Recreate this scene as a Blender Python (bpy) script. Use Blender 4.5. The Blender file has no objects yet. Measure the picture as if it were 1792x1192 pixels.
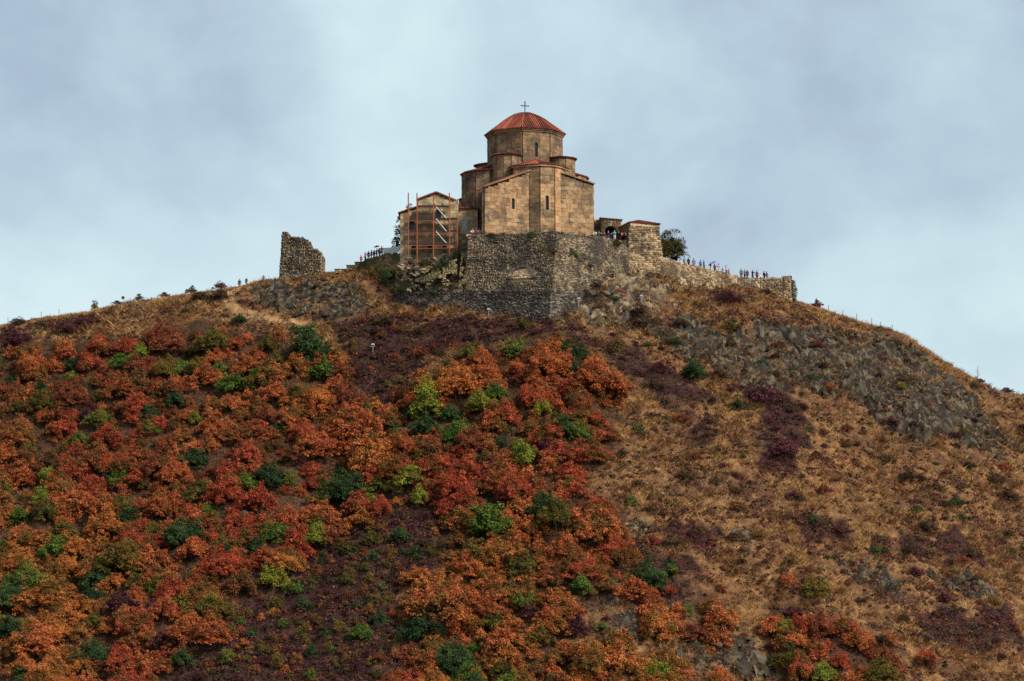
import bpy, bmesh, math, random
import numpy as np
from mathutils import Matrix, Vector

random.seed(7)
RNG = np.random.default_rng(11)
scene = bpy.context.scene
COL = scene.collection
R = math.radians

# ------------------------------------------------------------------ camera
CAM_Z, PITCH, FPX = 30.0, R(6.0), 4000.0
cam = bpy.data.cameras.new('camera')
cam.sensor_width = 36.0
cam.lens = 36.0 * FPX / 1792.0
cam.clip_start, cam.clip_end = 1.0, 12000.0
cam_ob = bpy.data.objects.new('camera', cam)
cam_ob.location = (0, 0, CAM_Z)
cam_ob.rotation_euler = (R(90) + PITCH, 0, 0)
COL.objects.link(cam_ob)
scene.camera = cam_ob

# ------------------------------------------------------------------ sky, sun, exposure
SUN_EL, SUN_AZ = R(40), R(128)          # azimuth clockwise from the viewing direction (+Y): to the right, a little behind the camera
world = bpy.data.worlds.new('World')
scene.world = world
world.use_nodes = True
nt = world.node_tree
nt.nodes.clear()
N = nt.nodes.new
out = N('ShaderNodeOutputWorld')
sky = N('ShaderNodeTexSky')
sky.sky_type = 'NISHITA'
sky.sun_disc = False
sky.sun_elevation, sky.sun_rotation = SUN_EL, SUN_AZ
bg_sky = N('ShaderNodeBackground')
bg_sky.inputs[1].default_value = 0.10
nt.links.new(sky.outputs[0], bg_sky.inputs[0])
tc = N('ShaderNodeTexCoord')
mp = N('ShaderNodeMapping')
mp.inputs['Scale'].default_value = (1.0, 1.0, 1.25)
mp.inputs['Location'].default_value = (9.2, 3.3, 1.2)
mp.inputs['Rotation'].default_value = (0.0, R(18), 0.0)
nt.links.new(tc.outputs['Generated'], mp.inputs[0])
n1 = N('ShaderNodeTexNoise')
n1.inputs['Scale'].default_value = 4.6
n1.inputs['Detail'].default_value = 7.0
n1.inputs['Roughness'].default_value = 0.46
n1.inputs['Distortion'].default_value = 0.35
nt.links.new(mp.outputs[0], n1.inputs[0])
n2 = N('ShaderNodeTexNoise')
n2.inputs['Scale'].default_value = 13.0
n2.inputs['Detail'].default_value = 6.0
n2.inputs['Roughness'].default_value = 0.55
nt.links.new(mp.outputs[0], n2.inputs[0])
sep = N('ShaderNodeSeparateXYZ')
nt.links.new(tc.outputs['Generated'], sep.inputs[0])
def wmath(op, a, b):
    m = N('ShaderNodeMath'); m.operation = op
    for i, v in enumerate((a, b)):
        if isinstance(v, (int, float)): m.inputs[i].default_value = v
        else: nt.links.new(v, m.inputs[i])
    return m.outputs[0]
el = N('ShaderNodeMapRange')           # the cloud deck thins towards the horizon all round
el.inputs[1].default_value, el.inputs[2].default_value = 0.05, 0.34
el.inputs[3].default_value, el.inputs[4].default_value = 0.22, -0.12
nt.links.new(sep.outputs[2], el.inputs[0])
s = wmath('ADD', wmath('MULTIPLY', n1.outputs[0], 1.02), wmath('MULTIPLY', n2.outputs[0], 0.52))
s = wmath('ADD', wmath('SUBTRACT', s, 0.165), el.outputs[0])
cr = N('ShaderNodeValToRGB')
e = cr.color_ramp.elements
e[0].position, e[0].color = 0.36, (0.172, 0.203, 0.266, 1)
e[1].position, e[1].color = 0.90, (0.355, 0.438, 0.460, 1)
m_ = cr.color_ramp.elements.new(0.54); m_.color = (0.215, 0.270, 0.332, 1)
m_ = cr.color_ramp.elements.new(0.73); m_.color = (0.292, 0.367, 0.404, 1)
nt.links.new(s, cr.inputs[0])
bg_cloud = N('ShaderNodeBackground')
bg_cloud.inputs[1].default_value = 1.0
nt.links.new(cr.outputs[0], bg_cloud.inputs[0])
mix = N('ShaderNodeMixShader')
mix.inputs[0].default_value = 0.93
nt.links.new(bg_sky.outputs[0], mix.inputs[1])
nt.links.new(bg_cloud.outputs[0], mix.inputs[2])
nt.links.new(mix.outputs[0], out.inputs[0])

sun = bpy.data.lights.new('sun', 'SUN')
sun.energy, sun.angle, sun.color = 3.0, R(18), (1.0, 0.92, 0.80)
sun_ob = bpy.data.objects.new('sun', sun)
sd = Vector((math.sin(SUN_AZ) * math.cos(SUN_EL), math.cos(SUN_AZ) * math.cos(SUN_EL), math.sin(SUN_EL)))
sun_ob.rotation_euler = (-sd).to_track_quat('-Z', 'Y').to_euler()
sun_ob.location = (0, 300, 200)
COL.objects.link(sun_ob)

scene.view_settings.view_transform = 'Standard'
scene.view_settings.look = 'None'
scene.view_settings.gamma = 1.0
scene.view_settings.exposure = 0.95
scene.view_settings.use_curve_mapping = False
scene.render.engine = 'CYCLES'
scene.cycles.max_bounces = 5
scene.cycles.diffuse_bounces = 4
scene.cycles.transparent_max_bounces = 4

# ------------------------------------------------------------------ helpers: rays, objects, meshes
CP, SP = math.cos(PITCH), math.sin(PITCH)
def ray(px, py):
    u, v = (px - 896.0) / FPX, (596.0 - py) / FPX
    return np.array([u, CP - v * SP, SP + v * CP])
def P(px, py, y):                       # the point on sight line (px, py) of the photograph that stands y metres away
    d = ray(px, py)
    k = y / d[1]
    return Vector((d[0] * k, y, CAM_Z + d[2] * k))
def to_px(p):
    x, y, z = p[0], p[1], p[2] - CAM_Z
    dep = y * CP + z * SP
    return 896 + FPX * x / dep, 596 - FPX * (z * CP - y * SP) / dep

def link(name, data, parent=None, loc=None):
    o = bpy.data.objects.new(name, data)
    COL.objects.link(o)
    if loc is not None: o.location = loc
    if parent is not None:
        o.parent = parent
        if loc is None: o.matrix_parent_inverse = Matrix.Translation(-WLOC.get(parent.name, Vector()))
    return o
WLOC = {}
def thing(name, loc, label, cat, group=None):
    o = link(name, None)
    o.location = loc
    o.empty_display_size = 0.5
    WLOC[o.name] = Vector(loc)
    return tag(o, label, cat, group)
def tag(o, label=None, cat=None, group=None, kind=None):
    if label: o['label'] = label
    if cat: o['category'] = cat
    if group: o['group'] = group
    if kind: o['kind'] = kind
    return o

class MB:
    def __init__(s): s.v, s.f, s.t = [], [], []
    def add(s, vs, fs):
        k = len(s.v)
        s.v += [tuple(v) for v in vs]
        s.f += [tuple(i + k for i in f) for f in fs]
        return s
    def box(s, c, sz, M=None):
        x, y, z = sz[0] / 2, sz[1] / 2, sz[2] / 2
        vs = [Vector((i * x, j * y, k * z)) for i in (-1, 1) for j in (-1, 1) for k in (-1, 1)]
        if M is not None: vs = [M @ v for v in vs]
        vs = [v + Vector(c) for v in vs]
        return s.add(vs, [(0, 1, 3, 2), (4, 6, 7, 5), (0, 4, 5, 1), (2, 3, 7, 6), (0, 2, 6, 4), (1, 5, 7, 3)])
    def tube(s, pts, rad, n=6):
        pts = [Vector(p) for p in pts]
        if not hasattr(rad, '__len__'): rad = [rad] * len(pts)
        vs, fs = [], []
        for i, p in enumerate(pts):
            d = (pts[min(i + 1, len(pts) - 1)] - pts[max(i - 1, 0)]).normalized()
            a = d.orthogonal().normalized(); b = d.cross(a)
            for k in range(n):
                t = 2 * math.pi * k / n
                vs.append(p + (a * math.cos(t) + b * math.sin(t)) * rad[i])
        for i in range(len(pts) - 1):
            for k in range(n):
                fs.append((i * n + k, i * n + (k + 1) % n, (i + 1) * n + (k + 1) % n, (i + 1) * n + k))
        fs.append(tuple(range(n))[::-1]); fs.append(tuple(range((len(pts) - 1) * n, len(pts) * n)))
        return s.add(vs, fs)
    def prism(s, poly, z0, z1, cap=True):                      # plan polygon, z values may be lists
        n = len(poly)
        a = z0 if hasattr(z0, '__len__') else [z0] * n
        b = z1 if hasattr(z1, '__len__') else [z1] * n
        vs = [(p[0], p[1], a[i]) for i, p in enumerate(poly)] + [(p[0], p[1], b[i]) for i, p in enumerate(poly)]
        fs = [(i, (i + 1) % n, n + (i + 1) % n, n + i) for i in range(n)]
        if cap: fs += [tuple(range(n, 2 * n)), tuple(range(n))[::-1]]
        return s.add(vs, fs)
    def slab(s, poly3, nrm, th):                               # planar polygon with thickness
        n = len(poly3); nrm = Vector(nrm)
        vs = [Vector(p) for p in poly3] + [Vector(p) - nrm * th for p in poly3]
        fs = [tuple(range(n)), tuple(range(n, 2 * n))[::-1]] + [(i, n + i, n + (i + 1) % n, (i + 1) % n) for i in range(n)]
        return s.add(vs, fs)
    def mesh(s, name):
        m = bpy.data.meshes.new(name)
        m.from_pydata(s.v, [], s.f)
        bm = bmesh.new(); bm.from_mesh(m)
        bmesh.ops.recalc_face_normals(bm, faces=bm.faces)
        bm.to_mesh(m); bm.free()
        return m
    def build(s, name, mat, parent=None, smooth=False, loc=None):
        m = s.mesh(name)
        if smooth: m.polygons.foreach_set('use_smooth', [True] * len(m.polygons))
        if mat: m.materials.append(mat)
        return link(name, m, parent, loc)

def np_mesh(name, V, F, mat=None, tone=None, smooth=False):
    """V (n,3); F (m,3) or (m,4); tone: one float per vertex"""
    V = np.asarray(V, np.float32); F = np.asarray(F, np.int32)
    m = bpy.data.meshes.new(name)
    m.vertices.add(len(V)); m.vertices.foreach_set('co', V.ravel())
    k = F.shape[1]
    m.loops.add(F.size); m.loops.foreach_set('vertex_index', F.ravel())
    m.polygons.add(len(F))
    m.polygons.foreach_set('loop_start', np.arange(0, F.size, k, dtype=np.int32))
    m.update(calc_edges=True)
    if smooth: m.polygons.foreach_set('use_smooth', np.ones(len(F), bool))
    if tone is not None:
        a = m.attributes.new('tone', 'FLOAT', 'POINT')
        a.data.foreach_set('value', np.asarray(tone, np.float32))
    if mat: m.materials.append(mat)
    m.validate()
    return m

# ------------------------------------------------------------------ numpy noise
def _hash(ix, iy, seed):
    h = (ix.astype(np.int64) * 374761393 + iy.astype(np.int64) * 668265263 + seed * 1442695041) & 0xFFFFFFFF
    h = ((h ^ (h >> 13)) * 1274126177) & 0xFFFFFFFF
    return ((h ^ (h >> 16)) & 0xFFFFFF) / float(0xFFFFFF)
def vnoise(x, y, seed=0):
    x = np.asarray(x, float); y = np.asarray(y, float)
    ix, iy = np.floor(x), np.floor(y)
    fx, fy = x - ix, y - iy
    fx = fx * fx * (3 - 2 * fx); fy = fy * fy * (3 - 2 * fy)
    a, b = _hash(ix, iy, seed), _hash(ix + 1, iy, seed)
    c, d = _hash(ix, iy + 1, seed), _hash(ix + 1, iy + 1, seed)
    return (a + (b - a) * fx) * (1 - fy) + (c + (d - c) * fx) * fy
def fbm(x, y, seed=0, octv=4, gain=0.5):
    s, a, n = 0.0, 1.0, 0.0
    x = np.asarray(x, float); y = np.asarray(y, float)
    for k in range(octv):
        s = s + a * (vnoise(x, y, seed + k * 17) - 0.5); n += a
        x, y, a = x * 2.03 + 11.3, y * 2.03 + 5.7, a * gain
    return s / n * 2

# ------------------------------------------------------------------ materials
def mat_new(name):
    m = bpy.data.materials.new(name); m.use_nodes = True
    t = m.node_tree; t.nodes.clear()
    o = t.nodes.new('ShaderNodeOutputMaterial')
    return m, t, o
class NB:
    """small node helper"""
    def __init__(s, t): s.t = t
    def n(s, kind, **kw):
        x = s.t.nodes.new(kind)
        for k, v in kw.items():
            if k.startswith('i_'):
                key = k[2:]
                key = int(key) if key.isdigit() else key.replace('_', ' ')
                if isinstance(v, bpy.types.NodeSocket): s.t.links.new(v, x.inputs[key])
                else: x.inputs[key].default_value = v
            else: setattr(x, k, v)
        return x
    def noise(s, vec, scale, detail=4, rough=0.55, dist=0.0):
        return s.n('ShaderNodeTexNoise', i_Vector=vec, i_Scale=scale, i_Detail=detail, i_Roughness=rough, i_Distortion=dist).outputs[0]
    def math(s, op, a, b=0.0, clamp=False):
        return s.n('ShaderNodeMath', operation=op, use_clamp=clamp, i_0=a, i_1=b).outputs[0]
    def ramp(s, fac, stops):
        r = s.n('ShaderNodeValToRGB', i_0=fac)
        e = r.color_ramp.elements
        while len(e) < len(stops): e.new(0.5)
        for k, (p, c) in enumerate(stops):
            e[k].position = p; e[k].color = (c[0], c[1], c[2], 1) if hasattr(c, '__len__') else (c, c, c, 1)
        return r.outputs[0]
    def mix(s, fac, a, b, mode='MIX'):
        x = s.n('ShaderNodeMix', data_type='RGBA', blend_type=mode)
        for k, v in ((0, fac), (6, a), (7, b)):
            if isinstance(v, bpy.types.NodeSocket): s.t.links.new(v, x.inputs[k])
            elif hasattr(v, '__len__'): x.inputs[k].default_value = (v[0], v[1], v[2], 1)
            else: x.inputs[k].default_value = v
        return x.outputs[2]
def finish(nb, o, col, rough=0.9, bump=None, bstr=0.5, bdist=0.05, spec=0.2):
    b = nb.n('ShaderNodeBsdfPrincipled', i_Roughness=rough)
    b.inputs['Specular IOR Level'].default_value = spec
    if isinstance(col, bpy.types.NodeSocket): nb.t.links.new(col, b.inputs['Base Color'])
    else: b.inputs['Base Color'].default_value = (col[0], col[1], col[2], 1)
    if bump is not None:
        bp = nb.n('ShaderNodeBump', i_Strength=bstr, i_Distance=bdist, i_Height=bump)
        nb.t.links.new(bp.outputs[0], b.inputs['Normal'])
    nb.t.links.new(b.outputs[0], o.inputs[0])
def plain(name, col, rough=0.7, spec=0.3, metal=0.0):
    m, t, o = mat_new(name); nb = NB(t)
    g = nb.n('ShaderNodeNewGeometry').outputs['Position']
    n = nb.noise(g, 3.0, 5)
    c = nb.mix(1.0, col, nb.ramp(n, [(0.3, 0.72), (0.7, 1.12)]), 'MULTIPLY')
    finish(nb, o, c, rough, spec=spec)
    if metal: [setattr(x.inputs['Metallic'], 'default_value', metal) for x in t.nodes if x.type == 'BSDF_PRINCIPLED']
    return m
def stone_mat(name, c_dark, c_mid, c_light, stain=(0.05, 0.045, 0.04), stain_amt=0.6, sc=1.0, grime=0.45, lichen=None, pickw=0.75):
    m, t, o = mat_new(name); nb = NB(t)
    g = nb.n('ShaderNodeNewGeometry').outputs['Position']
    rnd = nb.n('ShaderNodeObjectInfo').outputs['Random']
    tone = nb.n('ShaderNodeAttribute', attribute_name='tone').outputs['Fac']
    pick = nb.math('FRACT', nb.math('ADD', rnd, nb.math('MULTIPLY', tone, 0.999)))
    fine = nb.noise(g, 2.2 * sc, 6, 0.65)
    f = nb.math('ADD', nb.math('MULTIPLY', pick, pickw), nb.math('MULTIPLY', fine, 1.30 - pickw))
    c = nb.ramp(f, [(0.18, c_dark), (0.55, c_mid), (1.0, c_light)])
    big = nb.noise(g, 0.30, 7, 0.66, 0.6)
    c = nb.mix(nb.math('MULTIPLY', nb.ramp(big, [(0.46, 0.0), (0.60, 1.0)]), stain_amt), c, stain)
    mp = nb.n('ShaderNodeMapping', i_Vector=g); mp.inputs['Scale'].default_value = (1.0, 1.0, 0.16)   # run-off streaks
    st = nb.noise(mp.outputs[0], 0.9, 5, 0.6)
    c = nb.mix(nb.math('MULTIPLY', nb.ramp(st, [(0.52, 0.0), (0.72, 1.0)]), grime), c, (stain[0] * 1.2, stain[1] * 1.15, stain[2] * 1.1))
    if lichen:
        l = nb.noise(g, 0.6, 7, 0.72)
        c = nb.mix(nb.math('MULTIPLY', nb.ramp(l, [(0.53, 0.0), (0.62, 1.0)]), 0.7), c, lichen)
    h = nb.math('ADD', nb.noise(g, 7.0 * sc, 6, 0.7), nb.math('MULTIPLY', fine, 0.8))
    finish(nb, o, c, 0.92, h, 0.6, 0.06, 0.12)
    return m
def leaf_mat(name, a, b, c, trans=0.34, blend=None, amt=0.8):
    m, t, o = mat_new(name); nb = NB(t)
    tone = nb.n('ShaderNodeAttribute', attribute_name='tone').outputs['Fac']
    oi = nb.n('ShaderNodeObjectInfo')
    g = nb.n('ShaderNodeNewGeometry').outputs['Position']
    n = nb.noise(g, 0.55, 3, 0.6)
    f = nb.math('ADD', nb.math('MULTIPLY', tone, 0.62), nb.math('MULTIPLY', oi.outputs['Random'], 0.22))
    f = nb.math('ADD', f, nb.math('MULTIPLY', nb.math('SUBTRACT', n, 0.5), 1.1))
    col = nb.ramp(f, [(0.08, c), (0.42, a), (0.82, b)])
    if blend:                            # leaves still green or already brown, in patches
        off = nb.n('ShaderNodeVectorMath', operation='ADD', i_0=g, i_1=oi.outputs['Location']).outputs[0]
        n3 = nb.noise(off, 0.33, 4, 0.7)
        col = nb.mix(nb.math('MULTIPLY', nb.ramp(nb.math('ADD', n3, nb.math('MULTIPLY', nb.math('SUBTRACT', oi.outputs['Random'], .5), .16)), [(0.47, 0.0), (0.60, 1.0)]), amt), col, blend)
    d = nb.n('ShaderNodeBsdfDiffuse', i_Color=col)
    tr = nb.n('ShaderNodeBsdfTranslucent', i_Color=col)
    mx = nb.n('ShaderNodeMixShader'); mx.inputs[0].default_value = trans
    t.links.new(d.outputs[0], mx.inputs[1]); t.links.new(tr.outputs[0], mx.inputs[2])
    t.links.new(mx.outputs[0], o.inputs[0])
    return m

M = {}
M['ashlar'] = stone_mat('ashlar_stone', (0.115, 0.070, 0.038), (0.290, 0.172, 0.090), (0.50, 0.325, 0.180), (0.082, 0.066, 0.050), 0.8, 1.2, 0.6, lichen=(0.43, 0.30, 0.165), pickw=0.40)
M['ashlar_sunlit'] = stone_mat('sunlit_ashlar_stone', (0.20, 0.115, 0.060), (0.38, 0.215, 0.110), (0.56, 0.345, 0.185), (0.14, 0.095, 0.060), 0.5, 1.2, 0.4, lichen=(0.46, 0.30, 0.16), pickw=0.40)
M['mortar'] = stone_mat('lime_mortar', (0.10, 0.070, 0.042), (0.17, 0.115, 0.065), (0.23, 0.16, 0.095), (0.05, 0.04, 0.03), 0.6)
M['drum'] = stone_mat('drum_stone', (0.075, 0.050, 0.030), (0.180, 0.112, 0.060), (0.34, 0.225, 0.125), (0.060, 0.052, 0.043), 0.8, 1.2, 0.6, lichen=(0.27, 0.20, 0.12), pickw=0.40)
M['annexe'] = stone_mat('pale_annexe_stone', (0.15, 0.110, 0.064), (0.38, 0.285, 0.165), (0.62, 0.49, 0.31), (0.12, 0.10, 0.07), 0.6, 1.2, 0.5, lichen=(0.20, 0.20, 0.10), pickw=0.55)
M['rubble'] = stone_mat('rubble_stone', (0.066, 0.053, 0.038), (0.165, 0.125, 0.082), (0.36, 0.285, 0.195), (0.050, 0.047, 0.042), 0.85, 1.3)
M['rubble_pale'] = stone_mat('pale_rubble_stone', (0.085, 0.060, 0.036), (0.235, 0.160, 0.088), (0.52, 0.40, 0.25), (0.075, 0.060, 0.042), 0.85, 1.3, 0.6)
M['rubble_dark'] = stone_mat('dark_rubble_stone', (0.028, 0.027, 0.027), (0.080, 0.071, 0.063), (0.25, 0.215, 0.165), (0.030, 0.031, 0.033), 0.6, 1.3)
M['tower'] = stone_mat('tower_rubble_stone', (0.038, 0.032, 0.023), (0.13, 0.104, 0.066), (0.36, 0.30, 0.20), (0.040, 0.036, 0.028), 0.7, 1.3)
M['rock'] = stone_mat('slope_rock', (0.011, 0.010, 0.008), (0.034, 0.028, 0.021), (0.112, 0.095, 0.070), (0.020, 0.018, 0.015), 0.6, 0.9, 0.35, lichen=(0.17, 0.115, 0.052))
M['rock_pale'] = stone_mat('ochre_rock', (0.042, 0.033, 0.023), (0.118, 0.088, 0.055), (0.28, 0.215, 0.135), (0.045, 0.042, 0.036), 0.6, 0.9, 0.3)
M['tile'] = stone_mat('roof_tile', (0.085, 0.020, 0.014), (0.185, 0.042, 0.026), (0.34, 0.105, 0.060), (0.062, 0.030, 0.023), 0.8, 1.5, 0.45)
M['tile_deck'] = stone_mat('roof_tile_bed', (0.06, 0.016, 0.011), (0.12, 0.030, 0.019), (0.20, 0.060, 0.036), (0.045, 0.022, 0.017), 0.6, 1.5, 0.4)
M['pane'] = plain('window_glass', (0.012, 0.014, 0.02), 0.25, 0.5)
M['pane_blue'] = plain('sky_lit_glass', (0.22, 0.30, 0.34), 0.15, 0.8)
M['iron'] = plain('dark_iron', (0.025, 0.026, 0.03), 0.5, 0.4)
M['rust'] = plain('orange_painted_steel', (0.29, 0.085, 0.038), 0.7)
M['steel'] = plain('bare_steel', (0.55, 0.56, 0.55), 0.45, 0.5)
M['plank'] = plain('dark_plank', (0.045, 0.022, 0.020), 0.8)
M['bark'] = plain('bark', (0.055, 0.036, 0.026), 0.9)
M['pale_wood'] = plain('weathered_wood', (0.22, 0.17, 0.12), 0.9)
M['white'] = plain('white_sheet', (0.55, 0.60, 0.61), 0.6)
M['lamp_grey'] = plain('pale_grey_paint', (0.24, 0.26, 0.27), 0.6)
M['skin'] = plain('skin', (0.42, 0.24, 0.17), 0.6)
M['wood_dark'] = plain('dark_post', (0.07, 0.05, 0.04), 0.9)
# ------------------------------------------------------------------ the hill
YR = 404.0
_sky = [(-1500, 1000), (-700, 740), (-260, 612), (-60, 574), (0, 567), (60, 558), (110, 552), (160, 547), (230, 529), (285, 523), (330, 517), (380, 510), (415, 504),
        (450, 495), (490, 489), (560, 482), (600, 481), (630, 476), (655, 467), (750, 455), (960, 425), (1040, 435), (1100, 446), (1160, 459),
        (1240, 490), (1290, 496), (1340, 507), (1383, 525), (1398, 529), (1430, 539), (1470, 553), (1510, 567), (1560, 579), (1580, 587),
        (1620, 613), (1650, 634), (1690, 656), (1720, 673), (1745, 685), (1792, 691), (1860, 712), (2050, 790), (2500, 930), (3300, 1200)]
_rp = [P(a, b, YR) for a, b in _sky]
_rx = np.array([p.x for p in _rp]); _rz = np.array([p.z for p in _rp])
def _bump(x, y, cx, cy, sx, sy, amp, ang=0.0):
    dx, dy = x - cx, y - cy
    u, v = dx * math.cos(ang) + dy * math.sin(ang), -dx * math.sin(ang) + dy * math.cos(ang)
    return amp * np.exp(-(u / sx) ** 2 - (v / sy) ** 2)
def smin(a, b, k):
    h = np.clip(0.5 + 0.5 * (b - a) / k, 0, 1)
    return b + (a - b) * h - k * h * (1 - h)
def base_height(x, y):
    x = np.asarray(x, float); y = np.asarray(y, float)
    zr = np.interp(x, _rx, _rz)
    d = YR - y
    n_big = fbm(x / 34.0, y / 34.0, 3, 3)
    front = (0.735 + 0.07 * n_big) * (np.sqrt(d * d + 36) - 6)
    back = 0.42 * (np.sqrt(d * d + 64) - 8)
    z = zr - np.where(d > 0, front, back)
    amp = np.clip(np.abs(d) / 10.0, 0.12, 1.0)
    z = z + amp * (2.2 * n_big + 0.85 * fbm(x / 9.0, y / 9.0, 21, 4))
    z = z + _bump(x, y, 18, 386, 8, 6.5, 2.3)                       # rise right of the great bastion
    z = z + _bump(x, y, 52, 378, 28, 9, 3.4, R(-14))                # the rocky spur
    z = z + _bump(x, y, -32, 394, 9, 4, 1.3)                        # rocks below the ruined tower
    z = z - _bump(x, y, 22, 352, 5, 26, 2.0, R(20))                 # gullies
    z = z - _bump(x, y, -24, 350, 6, 30, 2.4, R(-12))
    z = z - _bump(x, y, -66, 345, 6, 26, 1.6, R(8))
    inside = np.clip((14 - np.abs(x - 0.0)) / 4, 0, 1) * np.clip((y - 379.5) / 3, 0, 1)
    z = np.where(inside > 0, z * (1 - inside) + np.minimum(z, 86.6) * inside, z)
    z = smin(z, np.full_like(z, 87.2), 0.5)
    k = 6.0                                                        # fade into the valley floor
    h = np.clip(0.5 + 0.5 * (z - 0.0) / k, 0, 1)
    z = z * h + k * h * (1 - h) * 0.5
    z = z + 28.2 * np.exp(-(x * x + y * y) / (2 * 42.0 ** 2)) + 0.6 * fbm(x / 60, y / 60, 5, 3)
    return z
_T = np.arange(300.0, 412.0, 0.2)
def hit_with(hf, px, py):
    d = ray(px, py)
    k = _T / d[1]
    xs, zs = d[0] * k, CAM_Z + d[2] * k
    h = hf(xs, _T)
    below = np.nonzero(zs <= h)[0]
    i = below[0] if len(below) else int(np.argmin(zs - h))
    return Vector((xs[i], _T[i], h[i]))

def in_poly(x, y, poly):
    inside = np.zeros(np.shape(x), bool)
    j = len(poly) - 1
    for i in range(len(poly)):
        xi, yi = poly[i]; xj, yj = poly[j]
        c = ((yi > y) != (yj > y)) & (x < (xj - xi) * (y - yi) / (yj - yi + 1e-12) + xi)
        inside ^= c
        j = i
    return inside
def ground_poly(pts):
    out = []
    for a, b in pts:
        h = hit_with(base_height, a, b); out.append((h.x, h.y))
    return out
ROCK_ZONES = [
    [(1110, 548), (1200, 560), (1300, 585), (1400, 575), (1500, 580), (1570, 596), (1650, 645), (1720, 705), (1765, 765), (1740, 795), (1650, 780), (1560, 745),
     (1480, 702), (1400, 682), (1310, 668), (1260, 640), (1180, 605), (1120, 578)],
    [(435, 512), (500, 496), (640, 492), (650, 530), (600, 550), (560, 560), (500, 552), (450, 535)],
    [(1190, 1125), (1230, 1105), (1330, 1110), (1340, 1170), (1300, 1192), (1200, 1192)],
    [(1060, 1075), (1105, 1070), (1110, 1140), (1070, 1140)],
    [(1075, 905), (1140, 900), (1140, 930), (1080, 930)],
    [(1040, 1015), (1090, 1020), (1090, 1045), (1045, 1045)],
    [(1470, 990), (1540, 1000), (1570, 1035), (1500, 1030)],
    [(1620, 995), (1680, 1005), (1750, 1045), (1700, 1050), (1640, 1020)],
    [(1000, 470), (1060, 455), (1160, 492), (1200, 505), (1180, 535), (1110, 560), (985, 560)],
    [(395, 885), (440, 880), (440, 925), (400, 920)], [(1280, 925), (1310, 920), (1320, 960), (1280, 960)],
    [(330, 512), (395, 512), (395, 528), (340, 535)],
]
HEATH_ZONES = [
    [(560, 562), (640, 552), (760, 556), (900, 562), (1010, 575), (1110, 590), (1130, 640), (1110, 690), (1090, 640), (1030, 600), (930, 585), (820, 600), (740, 640),
     (725, 700), (740, 770), (690, 730), (610, 670), (600, 610)],
    [(0, 574), (60, 585), (66, 600), (0, 612)], [(85, 584), (150, 552), (178, 550), (172, 566), (100, 592)],
    [(440, 985), (560, 950), (660, 915), (640, 870), (760, 850), (790, 900), (800, 950), (700, 1040), (680, 1110), (690, 1250), (250, 1250), (390, 1100), (400, 1020)],
    [(1300, 680), (1360, 672), (1410, 700), (1420, 760), (1400, 820), (1340, 810), (1350, 750)],
    [(1236, 512), (1290, 512), (1310, 530), (1250, 532)], [(1340, 560), (1360, 560), (1360, 575), (1340, 575)],
    [(1580, 1080), (1700, 1060), (1792, 1090), (1792, 1160), (1660, 1150)],
    [(1210, 750), (1260, 745), (1270, 785), (1225, 785)],
    [(1100, 955), (1200, 975), (1260, 1040), (1190, 1050), (1120, 1000)],
    [(1380, 900), (1470, 905), (1500, 960), (1400, 960)], [(1560, 930), (1680, 930), (1720, 985), (1600, 975)],
    [(1120, 640), (1180, 650), (1250, 700), (1200, 740), (1130, 700)], [(1180, 920), (1260, 930), (1250, 970), (1180, 960)],
]
FOREST = [[(-40, 606), (60, 606), (140, 600), (230, 600), (300, 572), (390, 572), (440, 592), (500, 582), (600, 620), (612, 690), (680, 708), (725, 770), (745, 750),
           (715, 700), (740, 655), (830, 602), (910, 592), (1000, 596), (1060, 640), (1105, 672), (1090, 700), (1050, 725), (1085, 770), (1030, 820), (1010, 868), (1105, 892),
           (1085, 960), (1100, 1000), (1060, 1040), (1010, 1110), (1040, 1150), (1180, 1150), (1180, 1230), (680, 1230), (700, 1075), (730, 1000), (805, 950), (780, 890), (700, 850),
           (650, 905), (560, 955), (450, 1000), (395, 1040), (385, 1100), (270, 1180), (250, 1230), (-40, 1230)],
          [(1340, 1090), (1420, 1065), (1480, 1090), (1560, 1120), (1560, 1180), (1470, 1200), (1400, 1180), (1350, 1130)],
          [(1090, 1010), (1160, 1000), (1200, 1040), (1280, 1060), (1280, 1110), (1180, 1110), (1110, 1060)]]
PATH = [[(418, 503), (404, 520), (402, 535), (425, 548), (470, 557), (540, 566)], [(404, 530), (392, 516), (420, 503)]]
ROCK_P = [ground_poly(z) for z in ROCK_ZONES]
HEATH_P = [ground_poly(z) for z in HEATH_ZONES]
FOREST_P = [ground_poly(z) for z in FOREST]
PATH_P = [ground_poly(z) for z in PATH]
def zone(x, y, polys, warp=2.6, seed=50):
    x = np.asarray(x, float); y = np.asarray(y, float)
    m = np.zeros(x.shape)
    for w, wt in ((1.0, 0.4), (0.5, 0.3), (1.7, 0.3)):              # softened, ragged border
        xx = x + warp * w * fbm(x / 3.5, y / 3.5, seed, 3) * 1.6; yy = y + warp * w * fbm(x / 3.5, y / 3.5, seed + 9, 3) * 1.6
        a = np.zeros(x.shape, bool)
        for p in polys: a |= in_poly(xx, yy, p)
        m += wt * a
    return m
def path_mask(x, y):
    d = np.full(np.shape(x), 99.0)
    for pl in PATH_P:
        for (ax, ay), (bx, by) in zip(pl[:-1], pl[1:]):
            vx, vy = bx - ax, by - ay
            t = np.clip(((x - ax) * vx + (y - ay) * vy) / (vx * vx + vy * vy), 0, 1)
            d = np.minimum(d, np.hypot(x - ax - t * vx, y - ay - t * vy))
    return np.clip((1.05 - d) / 0.6, 0, 1)
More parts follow.
